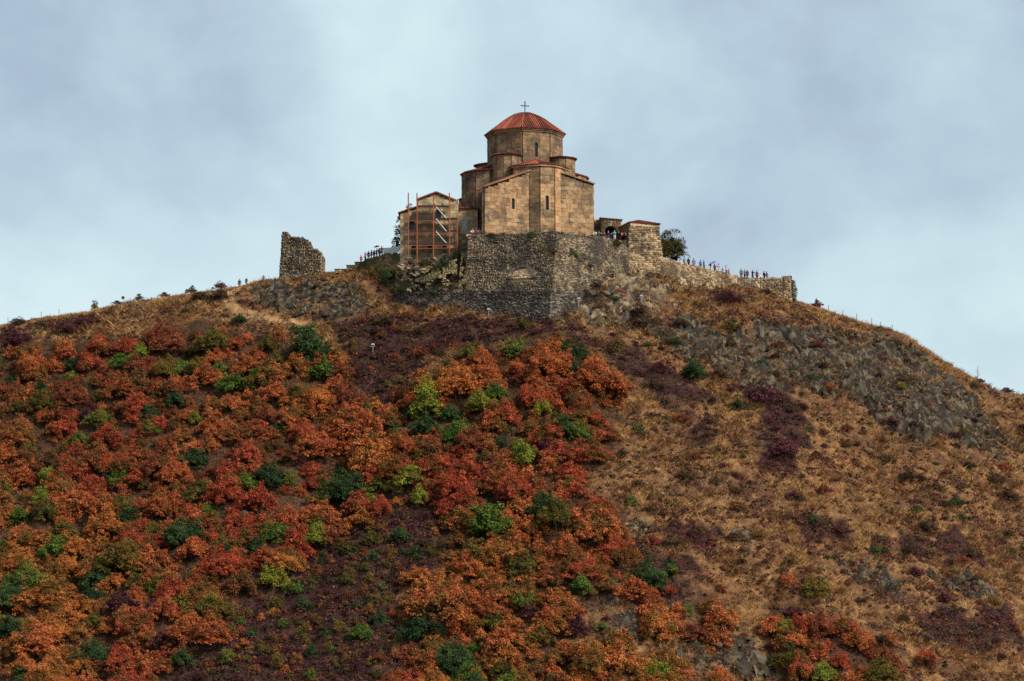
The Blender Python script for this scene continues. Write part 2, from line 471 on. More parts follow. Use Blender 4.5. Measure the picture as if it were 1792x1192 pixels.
def rock_relief(x, y):                  # tilted beds broken into ledges
    q = 1.6 * fbm((x + 0.5 * y) / 7.0, (y - 0.3 * x) / 4.0, 71, 4, 0.55) + 0.10 * (y - 0.25 * x)
    st = q * 2.2; fl = np.floor(st); fr = st - fl
    led = (fl + np.clip((fr - 0.55) / 0.45, 0, 1) ** 1.5 - st) * 0.75
    r = 1 - np.abs(fbm((x + 0.5 * y) / 2.4, (y - 0.3 * x) / 1.5, 73, 4, 0.6))
    return led + 1.9 * (r - 0.78) + 0.7 * fbm(x / 1.2, y / 1.0, 77, 3)
def height(x, y):
    x = np.asarray(x, float); y = np.asarray(y, float)
    rk = zone(x, y, ROCK_P) * (y > 300) * (y < YR - 1.5)
    hum = np.clip((YR - 2 - y) / 6, 0, 1) * (y > 290)
    return base_height(x, y) + rk * rock_relief(x, y) + hum * (1 - rk) * (0.46 * fbm(x / 1.5, y / 1.3, 83, 2) + 0.30 * fbm(x / 3.6, y / 3.6, 85, 2) + 0.34 * fbm(x / 5.5, y / 1.5, 87, 2))

def axis(lo, hi, step, far, grow=1.22):
    a = list(np.arange(lo, hi + 1e-6, step))
    s, v = step, a[-1]
    while v < far: s *= grow; v += s; a.append(v)
    s, v, b = step, a[0], []
    while v > -far: s *= grow; v -= s; b.append(v)
    return np.array(b[::-1] + a)
gx = axis(-112.0, 112.0, 0.42, 4000.0)
gy = axis(300.0, 410.0, 0.40, 5000.0)
GX, GY = np.meshgrid(gx, gy)
GZ = height(GX, GY)
nx, ny = len(gx), len(gy)
V = np.stack([GX.ravel(), GY.ravel(), GZ.ravel()], 1)
ii = (np.arange(ny - 1)[:, None] * nx + np.arange(nx - 1)[None, :]).ravel()
F = np.stack([ii, ii + 1, ii + nx + 1, ii + nx], 1)
near = (GY > 296) & (GY < 408) & (np.abs(GX) < 130)
Z_rock = np.where(near, zone(GX, GY, ROCK_P), 0)
Z_heath = np.where(near, zone(GX, GY, HEATH_P), 0)
Z_forest = np.where(near, zone(GX, GY, FOREST_P), 0)
Z_path = np.where(near, path_mask(GX, GY), 0)
# quick look-ups on the finished ground
_ix0, _iy0 = int(np.argmin(np.abs(gx + 112.0))), int(np.argmin(np.abs(gy - 300.0)))
def lookup(G, x, y):
    fx = np.clip((np.asarray(x, float) + 112.0) / 0.42, 0, 532.9); fy = np.clip((np.asarray(y, float) - 300.0) / 0.40, 0, 274.9)
    i, j = fx.astype(int), fy.astype(int); u, v = fx - i, fy - j
    i, j = i + _ix0, j + _iy0
    return (G[j, i] * (1 - u) + G[j, i + 1] * u) * (1 - v) + (G[j + 1, i] * (1 - u) + G[j + 1, i + 1] * u) * v
def hgt(x, y): return lookup(GZ, x, y)
def hit(px, py): return hit_with(hgt, px, py)
def gz(x, y): return float(hgt(x, y))

mat, t, o = mat_new('hillside_ground'); nb = NB(t)
g = nb.n('ShaderNodeNewGeometry').outputs['Position']
za = nb.n('ShaderNodeVertexColor', layer_name='zones')
zs = nb.n('ShaderNodeSeparateColor', i_Color=za.outputs[0])
fine = nb.noise(g, 3.2, 6, 0.7); mid = nb.noise(g, 0.5, 6, 0.65, 0.5); big = nb.noise(g, 0.13, 5, 0.6)
grass = nb.ramp(nb.math('ADD', nb.math('MULTIPLY', fine, 0.5), nb.math('MULTIPLY', mid, 0.6)),
                [(0.40, (0.050, 0.026, 0.016)), (0.52, (0.125, 0.065, 0.030)), (0.66, (0.28, 0.150, 0.062)), (0.8, (0.42, 0.25, 0.11))])
grass = nb.mix(nb.math('MULTIPLY', nb.ramp(big, [(0.45, 0.0), (0.62, 1.0)]), 0.6), grass, (0.080, 0.040, 0.028))
heath = nb.ramp(nb.math('ADD', nb.math('MULTIPLY', fine, 0.6), nb.math('MULTIPLY', mid, 0.4)), [(0.38, (0.018, 0.011, 0.010)), (0.52, (0.045, 0.023, 0.020)), (0.66, (0.12, 0.064, 0.036))])
soil = nb.ramp(fine, [(0.35, (0.030, 0.018, 0.012)), (0.6, (0.085, 0.045, 0.026)), (0.75, (0.17, 0.095, 0.05))])
rock = nb.ramp(nb.math('ADD', nb.math('MULTIPLY', fine, 0.6), nb.math('MULTIPLY', mid, 0.45)),
               [(0.36, (0.017, 0.015, 0.013)), (0.52, (0.055, 0.047, 0.038)), (0.68, (0.17, 0.145, 0.108))])
rock = nb.mix(nb.math('MULTIPLY', nb.ramp(nb.noise(g, 0.8, 5, 0.6), [(0.50, 0.0), (0.60, 1.0)]), 0.8), rock, (0.15, 0.082, 0.036))
path = nb.ramp(fine, [(0.3, (0.24, 0.130, 0.058)), (0.7, (0.42, 0.25, 0.12))])
c = nb.mix(zs.outputs[2], grass, soil)
c = nb.mix(zs.outputs[1], c, heath)
c = nb.mix(zs.outputs[0], c, rock)
c = nb.mix(za.outputs[1], c, path)
finish(nb, o, c, 0.95, nb.math('ADD', fine, nb.noise(g, 9.0, 4, 0.7)), 0.8, 0.12, 0.05)
M['ground'] = mat
gm = np_mesh('hill_ground', V, F, mat, smooth=True)
ca = gm.color_attributes.new('zones', 'FLOAT_COLOR', 'POINT')
ca.data.foreach_set('color', np.stack([Z_rock.ravel(), Z_heath.ravel(), Z_forest.ravel(), Z_path.ravel()], 1).astype(np.float32).ravel())
hill = link('hill_ground', gm)
tag(hill, 'steep autumn hillside of dry grass and bare earth below the church', 'hill', kind='structure')
# ------------------------------------------------------------------ masonry helpers
def unit_blocks(n=6):
    out = []
    for k in range(n):
        rr = random.Random(100 + k)
        bm = bmesh.new()
        bmesh.ops.create_cube(bm, size=1.0)
        fr = [e for e in bm.edges if all(v.co.y < -0.4 for v in e.verts)]
        bmesh.ops.bevel(bm, geom=fr, offset=0.03, segments=1, affect='EDGES')
        for v in bm.verts:
            v.co += Vector((rr.uniform(-.012, .012), rr.uniform(-.06, .06) if v.co.y < 0 else 0, rr.uniform(-.014, .014)))
        m = bpy.data.meshes.new('stone_block'); bm.to_mesh(m); bm.free()
        out.append(m)
    return out
BLOCKS = {}
def block_meshes(mat):
    if mat.name not in BLOCKS:
        BLOCKS[mat.name] = unit_blocks()
        for m in BLOCKS[mat.name]: m.materials.append(mat)
    return BLOCKS[mat.name]
def facet_frame(p0, p1):
    """left and right foot of a wall seen from outside -> (origin, u axis, outward normal, width)"""
    p0, p1 = Vector(p0), Vector(p1)
    u = Vector((p1.x - p0.x, p1.y - p0.y, 0)); w = u.length; u.normalize()
    return p0, u, Vector((u.y, -u.x, 0)), w
def ashlar(p0, p1, z0, top, mat, parent, openings=(), joined=None, bw=1.05, bh=0.70, depth=0.35, seed=0):
    """courses of squared stones in front of a wall from p0 to p1; top = height or (left, right) for a raking top.
    openings: (u0, u1, z0, z1). joined: an MB that takes the stones instead of single objects"""
    rr = random.Random(seed)
    o, u, n, w = facet_frame(p0, p1)
    tl, tr = top if hasattr(top, '__len__') else (top, top)
    tz = lambda s: tl + (tr - tl) * s / w
    z = z0; meshes = block_meshes(mat)
    rot = Matrix(((u.x, -n.x, 0), (u.y, -n.y, 0), (0, 0, 1))).to_4x4()
    courses = []
    while z < max(tl, tr) - 0.15:
        h = bh * rr.uniform(0.82, 1.2)
        if max(tl, tr) - z - h < 0.3: h = max(tl, tr) - z
        courses.append((z, h)); z += h
    for z, h in courses:
        cuts, s = [0.0], 0.0
        first = bw * rr.uniform(0.45, 1.1)
        s = first
        while s < w - 0.35 * bw: cuts.append(s); s += bw * rr.uniform(0.65, 1.45)
        cuts.append(w)
        spans = list(zip(cuts[:-1], cuts[1:]))
        for a0, a1, b0, b1 in openings:
            if b0 < z + h - 0.02 and b1 > z + 0.02:
                ns = []
                for s0, s1 in spans:
                    if s1 <= a0 or s0 >= a1: ns.append((s0, s1)); continue
                    if s0 < a0 - 0.08: ns.append((s0, a0))
                    if s1 > a1 + 0.08: ns.append((a1, s1))
                spans = ns
        for s0, s1 in spans:
            t = min(z + h, tz(s0), tz(s1))
            if t - z < 0.18: continue
            g = 0.022
            sx, sz = max(s1 - s0 - g, 0.05), t - z - g
            out_ = depth * rr.uniform(0.9, 1.1)
            c = Vector((o.x, o.y, 0)) + u * (s0 + s1) / 2 + n * (out_ - depth / 2) + Vector((0, 0, (z + t) / 2))
            Mx = Matrix.Translation(c) @ rot @ Matrix.Diagonal((sx, depth, sz, 1))
            me = rr.choice(meshes)
            if joined is not None:
                k = len(joined.v); tone = rr.random()
                joined.v += [tuple(Mx @ v.co) for v in me.vertices]
                joined.f += [tuple(i + k for i in p.vertices) for p in me.polygons]
                joined.t += [tone] * len(me.vertices)
            else:
                ob = link('stone_block', me, parent)
                ob.matrix_basis = Mx
    return courses
def build_joined(mb, name, mat, parent):
    m = bpy.data.meshes.new(name); m.from_pydata(mb.v, [], mb.f)
    a = m.attributes.new('tone', 'FLOAT', 'POINT'); a.data.foreach_set('value', mb.t)
    m.materials.append(mat)
    ob = link(name, m, parent); ob['kind'] = 'stuff'
    return ob
def snap(courses_seed_args): pass

def rubble(bl, br, tr, tl, parent, mat, sw=0.55, sh=0.34, depth=0.16, keep=None, seed=0, name='rubble_stones', jit=0.32, topnoise=0.0):
    """rough stones laid over the four-cornered face bl, br, tr, tl (seen from outside); one joined part"""
    rg = np.random.default_rng(seed + 500)
    bl, br, tr, tl = [np.array(p, float) for p in (bl, br, tr, tl)]
    Wd = max(np.linalg.norm(br - bl), np.linalg.norm(tr - tl)); Hd = max(np.linalg.norm(tl - bl), np.linalg.norm(tr - br))
    nv = max(2, int(Hd / sh)); nu = max(2, int(Wd / sw))
    vb = np.cumsum(rg.uniform(0.7, 1.35, nv)); vb = np.concatenate([[0], vb / vb[-1]])
    U0, U1, V0, V1 = [], [], [], []
    for r_ in range(nv):
        ub = np.cumsum(rg.uniform(0.5, 1.6, nu)); ub = np.concatenate([[0], ub / ub[-1]])
        U0.append(ub[:-1]); U1.append(ub[1:]); V0.append(np.full(nu, vb[r_])); V1.append(np.full(nu, vb[r_ + 1]))
    U0, U1, V0, V1 = [np.concatenate(a) for a in (U0, U1, V0, V1)]
    if keep is not None:
        k = keep((U0 + U1) / 2, (V0 + V1) / 2)
        U0, U1, V0, V1 = U0[k], U1[k], V0[k], V1[k]
    n = len(U0)
    if n == 0: return None
    def S(u, v): return (bl[None] * ((1 - u) * (1 - v))[:, None] + br[None] * (u * (1 - v))[:, None] + tr[None] * (u * v)[:, None] + tl[None] * ((1 - u) * v)[:, None])
    nrm = np.cross(br - bl, tl - bl); nrm /= np.linalg.norm(nrm)
    du, dv = U1 - U0, V1 - V0
    vs = []
    cu = [U0, U1, U1, U0]; cv = [V0, V0, V1, V1]
    for k in range(4):
        vs.append(S(np.clip(cu[k], 0, 1), np.clip(cv[k], 0, 1)) - nrm * 0.05)
    dep = depth * rg.uniform(0.3, 1.25, n)
    for k in range(4):
        iu = (0.09 + rg.uniform(0, jit, n) * 0.6) * du * (1 if k in (0, 3) else -1)
        iv = (0.09 + rg.uniform(0, jit, n) * 0.6) * dv * (1 if k in (0, 1) else -1)
        vs.append(S(np.clip(cu[k] + iu, 0, 1), np.clip(cv[k] + iv, 0, 1)) + nrm * (dep * rg.uniform(0.7, 1.2, n))[:, None])
    V_ = np.stack(vs, 1).reshape(-1, 3)
    b = (np.arange(n) * 8)[:, None]
    F_ = np.concatenate([b + np.array([[4, 5, 6, 7]]), b + np.array([[0, 1, 5, 4]]), b + np.array([[1, 2, 6, 5]]), b + np.array([[2, 3, 7, 6]]), b + np.array([[3, 0, 4, 7]])])
    m = np_mesh(name, V_, F_, mat, np.repeat(rg.random(n), 8))
    ob = link(name, m, parent); ob['kind'] = 'stuff'
    return ob
def wall_core(faces3, mat, parent, name='wall', th=0.8):
    mb = MB()
    for q in faces3:
        q = [Vector(p) for p in q]
        nrm = (q[1] - q[0]).cross(q[3] - q[0]).normalized()
        mb.slab(q, nrm, th)
    return mb.build(name, mat, parent)

def arch_pts(w, h, n=8):                # arched outline, foot at z = 0
    r_ = w / 2
    pts = [(-r_, 0), (r_, 0), (r_, h - r_)]
    for k in range(1, n): a = math.pi * k / n; pts.append((r_ * math.cos(a), h - r_ + r_ * math.sin(a)))
    pts.append((-r_, h - r_))
    return pts
def arched_window(c, u, n, w, h, parent, zlo, zhi, half, depth=0.36, pane='pane', frame_mat=None, back=0.03):
    """pane set deep in a stone plate with an arched hole; c = foot of the opening on the wall core, plate spans z zlo..zhi and +-half"""
    u, n, c = Vector(u), Vector(n), Vector(c)
    pts = arch_pts(w, h)
    pos = lambda a, z, d: c + u * a + Vector((0, 0, z)) + n * d
    mb = MB(); k = len(pts)
    mb.add([pos(a, z, back) for a, z in pts], [tuple(range(k))])
    win = mb.build('window', M[pane], parent)
    fr = MB()
    rect = [(-half, zlo - c.z), (half, zlo - c.z), (half, h - w / 2)] + [(half * math.cos(math.pi * q / 8) * (1 if q in (0,) else 1), None) for q in range(1, 8)] + [(-half, h - w / 2)]
    outer = []
    for i, (a, z) in enumerate(pts):
        if i == 0: outer.append((-half, zlo - c.z))
        elif i == 1: outer.append((half, zlo - c.z))
        elif i == 2: outer.append((half, z))
        elif i == k - 1: outer.append((-half, z))
        else:
            ang = math.pi * (i - 2) / 8
            x, y = math.cos(ang), math.sin(ang)
            zt = zhi - c.z
            s1 = half / abs(x) if abs(x) > 1e-6 else 1e9
            s2 = (zt - (h - w / 2)) / y if y > 1e-6 else 1e9
            s_ = min(s1, s2)
            outer.append((x * s_, h - w / 2 + y * s_))
    vs = [pos(a, z, depth) for a, z in pts] + [pos(a, z, depth) for a, z in outer] + [pos(a, z, 0) for a, z in pts] + [pos(a, z, 0) for a, z in outer]
    fs = []
    for i in range(k):
        j = (i + 1) % k
        fs += [(i, j, k + j, k + i), (2 * k + i, 2 * k + j, j, i), (k + i, k + j, 3 * k + j, 3 * k + i)]
    fr.add(vs, fs)
    fr.build('frame', frame_mat or M['ashlar'], win)
    return win

def roof_facet(mb_deck, mb_rib, poly, sp=0.42, rad=0.12, th=0.14):
    """one roof plane: poly[0]->poly[1] is the eave; tiles run up the slope as rounded ribs"""
    poly = [Vector(p) for p in poly]
    t_ = (poly[1] - poly[0]).normalized()
    nrm = (poly[1] - poly[0]).cross(poly[-1] - poly[0]).normalized()
    if nrm.z < 0: nrm = -nrm
    mb_deck.slab(poly, nrm, th)
    up = nrm.cross(t_).normalized()
    if up.z < 0: up = -up
    q = [((p - poly[0]).dot(t_), (p - poly[0]).dot(up)) for p in poly]
    xs = [a for a, b in q]
    s = min(xs) + sp * 0.5
    while s < max(xs):
        ys = []
        for i in range(len(q)):
            (x0, y0), (x1, y1) = q[i], q[(i + 1) % len(q)]
            if (x0 <= s < x1) or (x1 <= s < x0): ys.append(y0 + (y1 - y0) * (s - x0) / (x1 - x0))
        if len(ys) >= 2 and max(ys) - min(ys) > 0.15:
            a, b = min(ys) - 0.1, max(ys)
            p0 = poly[0] + t_ * s + up * a + nrm * 0.01; p1 = poly[0] + t_ * s + up * b + nrm * 0.01
            mb_rib.add([p0 - t_ * rad, p0 - t_ * rad * .6 + nrm * rad, p0 + t_ * rad * .6 + nrm * rad, p0 + t_ * rad,
                        p1 - t_ * rad, p1 - t_ * rad * .6 + nrm * rad, p1 + t_ * rad * .6 + nrm * rad, p1 + t_ * rad],
                       [(0, 1, 5, 4), (1, 2, 6, 5), (2, 3, 7, 6), (0, 3, 2, 1), (4, 5, 6, 7)])
            mb_rib.t += [random.random()] * 8
        s += sp
def tiled_roof(facets, parent, name='roof', sp=0.42, rad=0.12):
    d, r_ = MB(), MB()
    for f in facets: roof_facet(d, r_, f, sp, rad)
    deck = d.build(name, M['tile_deck'], parent)
    if r_.v:
        m = bpy.data.meshes.new('tile_rows'); m.from_pydata(r_.v, [], r_.f)
        a = m.attributes.new('tone', 'FLOAT', 'POINT'); a.data.foreach_set('value', r_.t)
        m.materials.append(M['tile'])
        ob = link('tile_rows', m, deck); ob['kind'] = 'stuff'
    return deck

# ------------------------------------------------------------------ the church (plan axes: a to the right, d towards the camera)
CH_ROT = R(18)
CH_O = Vector((2.3, 400.0, 0))
CT = Vector((math.cos(CH_ROT), math.sin(CH_ROT), 0)); CN = Vector((math.sin(CH_ROT), -math.cos(CH_ROT), 0))
ZG = 87.6
def ch(a, d, z=0.0): return CH_O + CT * a + CN * d + Vector((0, 0, z))
church = thing('church', ch(0, 0, ZG), 'domed brown stone church with octagonal drum on top of the hill', 'church')
UP = Vector((0, 0, 1))
def poly_ch(pts): return [ch(a, d) for a, d in pts]

# front (apse) side: two corner rooms with raking roofs and the many-sided apse between them
EAVE = 101.2
chambers = MB()
LZ, RZ = (96.9, 100.3), (100.2, 98.5)
chambers.add([ch(a, d, z) for a, d, z in [(-10.9, 10.7, ZG), (-2.5, 10.7, ZG), (-2.5, 10.7, LZ[1]), (-10.9, 10.7, LZ[0]),
                                         (-8.6, 4, ZG), (-2.5, 4, ZG), (-2.5, 4, LZ[1] + .3), (-8.6, 4, LZ[0] + .3)]],
             [(0, 1, 2, 3), (4, 7, 6, 5), (0, 3, 7, 4), (1, 5, 6, 2), (3, 2, 6, 7), (0, 4, 5, 1)])
w_left = chambers.build('wall', M['mortar'], church)
tag(w_left, 'brown stone facade of the corner room left of the apse')
mb = MB()
mb.add([ch(a, d, z) for a, d, z in [(2.5, 10.7, ZG), (8.75, 10.7, ZG), (8.75, 10.7, RZ[1]), (2.5, 10.7, RZ[0]), (2.5, 4, ZG), (8.75, 4, ZG), (8.75, 4, RZ[1] + .3), (2.5, 4, RZ[0] + .3)]],
       [(0, 1, 2, 3), (4, 7, 6, 5), (0, 3, 7, 4), (1, 5, 6, 2), (3, 2, 6, 7), (0, 4, 5, 1)])
w_right = mb.build('wall', M['mortar'], church)
tag(w_right, 'large-block stone facade of the corner room right of the apse')
APSE = [(-4.85, 5.0), (-4.85, 8.6), (-2.62, 10.9), (-1.26, 11.9), (1.26, 11.9), (2.62, 10.9), (4.85, 8.6), (4.85, 5.0)]
mb = MB(); mb.prism(poly_ch(APSE), ZG, EAVE)
w_apse = mb.build('wall', M['mortar'], church)
tag(w_apse, 'many-sided apse wall in the middle of the front')

def on_facade(px, d):                   # a-coordinate on the plane d that shows at column px
    best = None
    for a in np.arange(-13, 13, 0.02):
        x, _ = to_px(ch(a, d, 95))
        if best is None or abs(x - px) < best[0]: best = (abs(x - px), a)
    return best[1]
def z_at(py, a, d):
    best = None
    for z in np.arange(80, 116, 0.03):
        _, y = to_px(ch(a, d, z))
        if best is None or abs(y - py) < best[0]: best = (abs(y - py), z)
    return best[1]
# window in the left facade
wa = on_facade(898, 11.0); wz0, wz1 = z_at(366, wa, 11), z_at(347, wa, 11)
ashlar(ch(-10.9, 10.7), ch(-2.6, 10.7), ZG, LZ, M['ashlar'], w_left, [(wa + 10.9 - 0.55, wa + 10.9 + 0.55, wz0 - .25, wz1 + .35)], seed=1)
arched_window(ch(wa, 10.7, wz0), CT, CN, 0.55, wz1 - wz0, church, wz0 - 1.0, wz1 + 1.05, 0.56)
ashlar(ch(2.62, 10.7), ch(8.75, 10.7), ZG, RZ, M['ashlar'], w_right, seed=2, bw=1.15, bh=0.78)
# apse facets
for i in range(len(APSE) - 1):
    if i in (2, 3, 4):
        a0, a1 = APSE[i], APSE[i + 1]
        ops = []
        if i == 3:
            xa = on_facade(957.5, 12.2); z0_, z1_ = z_at(368, xa, 12.2), z_at(342, xa, 12.2)
            ops = [(xa + 1.26 - .6, xa + 1.26 + .6, z0_ - .2, z1_ + .3)]
            arched_window(ch(xa, 11.9, z0_), CT, CN, 0.6, z1_ - z0_, church, z0_ - 1.0, z1_ + 1.0, 0.61, 0.37)
        ashlar(ch(*a0), ch(*a1), ZG, EAVE, M[{2: 'drum', 3: 'ashlar', 4: 'ashlar_sunlit'}[i]], w_apse, ops, bw=1.0, seed=20 + i)  # weathered tone with side light put in: left facet darker, right facet lighter
jn = MB()
ashlar(ch(*APSE[1]), ch(*APSE[2]), 96.5, EAVE, M['ashlar'], None, joined=jn, seed=30)
ashlar(ch(*APSE[5]), ch(*APSE[6]), 96.5, EAVE, M['ashlar'], None, joined=jn, seed=31)
# left flank of the left corner room and right flank of the right one
ashlar(ch(-8.6, 4.0), ch(-10.9, 10.7), ZG, LZ[0] + .1, M['ashlar'], None, joined=jn, seed=32)
ashlar(ch(8.75, 10.7), ch(8.75, 4.0), ZG, RZ[1] + .1, M['ashlar'], None, joined=jn, seed=33)
build_joined(jn, 'stone_blocks', M['ashlar'], w_apse)

# core, side and rear arms, corner niches
def rot_pts(pts, q):                    # quarter turns of the plan
    for _ in range(q): pts = [(-d, a) for a, d in pts]
    return pts
SIDE = [(-4.6, 5.0), (-4.6, 8.0), (-3.2, 10.0), (-1.3, 11.0), (1.3, 11.0), (3.2, 10.0), (4.6, 8.0), (4.6, 5.0)]
jn = MB()
for q in (1, 2, 3):
    pts = rot_pts(SIDE, 4 - q)          # q=1: right arm, q=3: left arm
    pts = [(d, -a) for a, d in SIDE] if q == 1 else ([(-a, -d) for a, d in SIDE] if q == 2 else [(-d, a) for a, d in SIDE])
    mb = MB(); mb.prism(poly_ch(pts), ZG, EAVE)
    wv = mb.build('wall', M['mortar'], church)
    tag(wv, ('rounded stone side arm on the right', 'rear stone arm', 'rounded stone side arm on the left in shade')[q - 1])
    for i in range(1, 6):
        p, r_ = ch(*pts[i]), ch(*pts[i + 1])
        if Vector((r_.y - p.y, -(r_.x - p.x), 0)).dot(Vector((0, -1, 0))) < -0.2: continue
        if q == 2: continue
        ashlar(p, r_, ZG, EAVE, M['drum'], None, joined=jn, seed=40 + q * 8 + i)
    # roof of the arm: fan of planes rising to the drum
    eo = [ch(*p, EAVE) for p in [(a * 1.05 if q != 2 else a * 1.08, d * 1.08 if q != 2 else d * 1.05) for a, d in pts]]
    apex = [ch(*((4.6, 0) if q == 1 else (0, -4.6) if q == 2 else (-4.6, 0)), EAVE + 2.3)]
    tiled_roof([[eo[i], eo[i + 1], apex[0]] for i in range(len(eo) - 1)], church)
mb = MB(); mb.prism(poly_ch([(-6.4, -6.4), (6.4, -6.4), (6.4, 6.4), (-6.4, 6.4)]), ZG, 102.6)
core = mb.build('wall', M['drum'], church); tag(core, 'square stone core under the drum')
NICHE_TOP = 103.75
for sa, sd_ in ((-1, 1), (1, 1), (-1, -1), (1, -1)):
    cen = (5.0 * sa, 5.0 * sd_); rad = 2.35
    pts = [(cen[0] + rad * math.cos(2 * math.pi * k / 12), cen[1] + rad * math.sin(2 * math.pi * k / 12)) for k in range(12)]
    mb = MB(); mb.prism(poly_ch(pts), 95, NICHE_TOP)
    nw = mb.build('niche_wall', M['mortar'], church)
    if sd_ > 0:
        for i in range(12):
            p, r_ = ch(*pts[(i + 1) % 12]), ch(*pts[i])
            nn = Vector(((r_ - p).y, -(r_ - p).x, 0)).normalized()
            if nn.y > 0.25: continue
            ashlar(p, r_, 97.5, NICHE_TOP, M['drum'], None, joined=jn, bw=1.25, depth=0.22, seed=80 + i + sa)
    eo = [ch(cen[0] + (a - cen[0]) * 1.22, cen[1] + (d - cen[1]) * 1.22, NICHE_TOP) for a, d in pts]
    top = ch(cen[0] * 0.8, cen[1] * 0.8, NICHE_TOP + 0.75)
    tiled_roof([[eo[i], eo[(i + 1) % 12], top] for i in range(12)], church, 'niche_roof', 0.4, 0.09)
build_joined(jn, 'stone_blocks', M['drum'], core)

# apse roof and raking roofs of the corner rooms
ea = [(-5.35, 6.0), (-5.35, 8.9), (-2.9, 11.45), (-1.42, 12.5), (1.42, 12.5), (2.9, 11.45), (5.35, 8.9), (5.35, 6.0)]
eo = [ch(a, d, EAVE + 0.12) for a, d in ea]
apx = ch(0, 5.2, EAVE + 2.2)
tiled_roof([[eo[i], eo[i + 1], apx] for i in range(len(eo) - 1)], church)
cn = MB()                               # moulded cornice under the apse eave
for i in range(len(ea) - 1):
    p, r_ = ch(*ea[i], EAVE), ch(*ea[i + 1], EAVE)
    nn = Vector(((r_ - p).y, -(r_ - p).x, 0)).normalized()
    cn.slab([p - nn * 0.03, r_ - nn * 0.03, r_ - nn * 0.9, p - nn * 0.9], UP, 0.22)
cn.build('cornice', M['ashlar'], church)
for (a0, a1, zl, zr) in ((-11.25, -2.3, LZ[0] - 0.02, LZ[1] + 0.08), (2.3, 9.15, RZ[0] + 0.12, RZ[1] - 0.03)):
    q = [ch(a0, 11.35, zl), ch(a1, 11.35, zr), ch(a1, 4.5, zr + 0.75), ch(a0 + (2.3 if a0 < 0 else 0), 4.5, zl + 0.75)]
    sl = MB(); nrm = (q[1] - q[0]).cross(q[3] - q[0]).normalized()
    sl.slab([p + UP * 0.22 for p in q], nrm, 0.22)
    sl.build('roof_slab', M['ashlar'], church)
    dk, rb = MB(), MB()
    roof_facet(dk, rb, [p + UP * 0.30 + CN * (-0.25 if k < 2 else 0) for k, p in enumerate(q)], 0.42, 0.1, 0.12)
    dk.build('roof', M['tile'], church)

# drum
def octo(r_, ang0=0.0):                 # apothem r_
    c_ = r_ / math.cos(math.pi / 8)
    return [(c_ * math.sin(math.pi / 8 + k * math.pi / 4 + ang0), c_ * math.cos(math.pi / 8 + k * math.pi / 4 + ang0)) for k in range(8)]
DR, D0, D1 = 5.95, 101.5, 108.45
op = octo(DR)
mb = MB(); mb.prism(poly_ch(op)[::-1], D0, D1)
drum = mb.build('drum', M['mortar'], church); tag(drum, 'eight-sided drum carrying the tiled dome')
jn = MB()
for k in range(8):
    pl, pr = op[k - 1], op[k]           # left, right seen from outside
    p, r_ = ch(*pl), ch(*pr)
    nn = Vector(((r_ - p).y, -(r_ - p).x, 0)).normalized()
    if nn.y > 0.3: continue
    w = (r_ - p).length; cz0, cz1 = 103.7, 106.25
    hasw = (k % 2 == 0)
    ashlar(p, r_, D0, D1, M['drum'], drum, [(w / 2 - .6, w / 2 + .6, cz0 - .25, cz1 + .3)] if hasw else [], joined=None if nn.y < -0.6 else jn, bw=1.2, bh=0.82, depth=0.3, seed=120 + k)
    if hasw:
        u_ = (r_ - p).normalized()
        arched_window((p + r_) / 2 + UP * cz0, u_, nn, 0.58, cz1 - cz0, drum, cz0 - .95, cz1 + 1.0, 0.61, 0.31, frame_mat=M['drum'])
if jn.v: build_joined(jn, 'stone_blocks', M['drum'], drum)
mb = MB(); o8 = octo(DR + 0.62)
mb.prism(poly_ch(o8)[::-1], D1, D1 + 0.26)
o9 = octo(DR + 0.45); mb.prism(poly_ch(o9)[::-1], D1 - 0.28, D1 - 0.003)
mb.build('cornice', M['drum'], church)
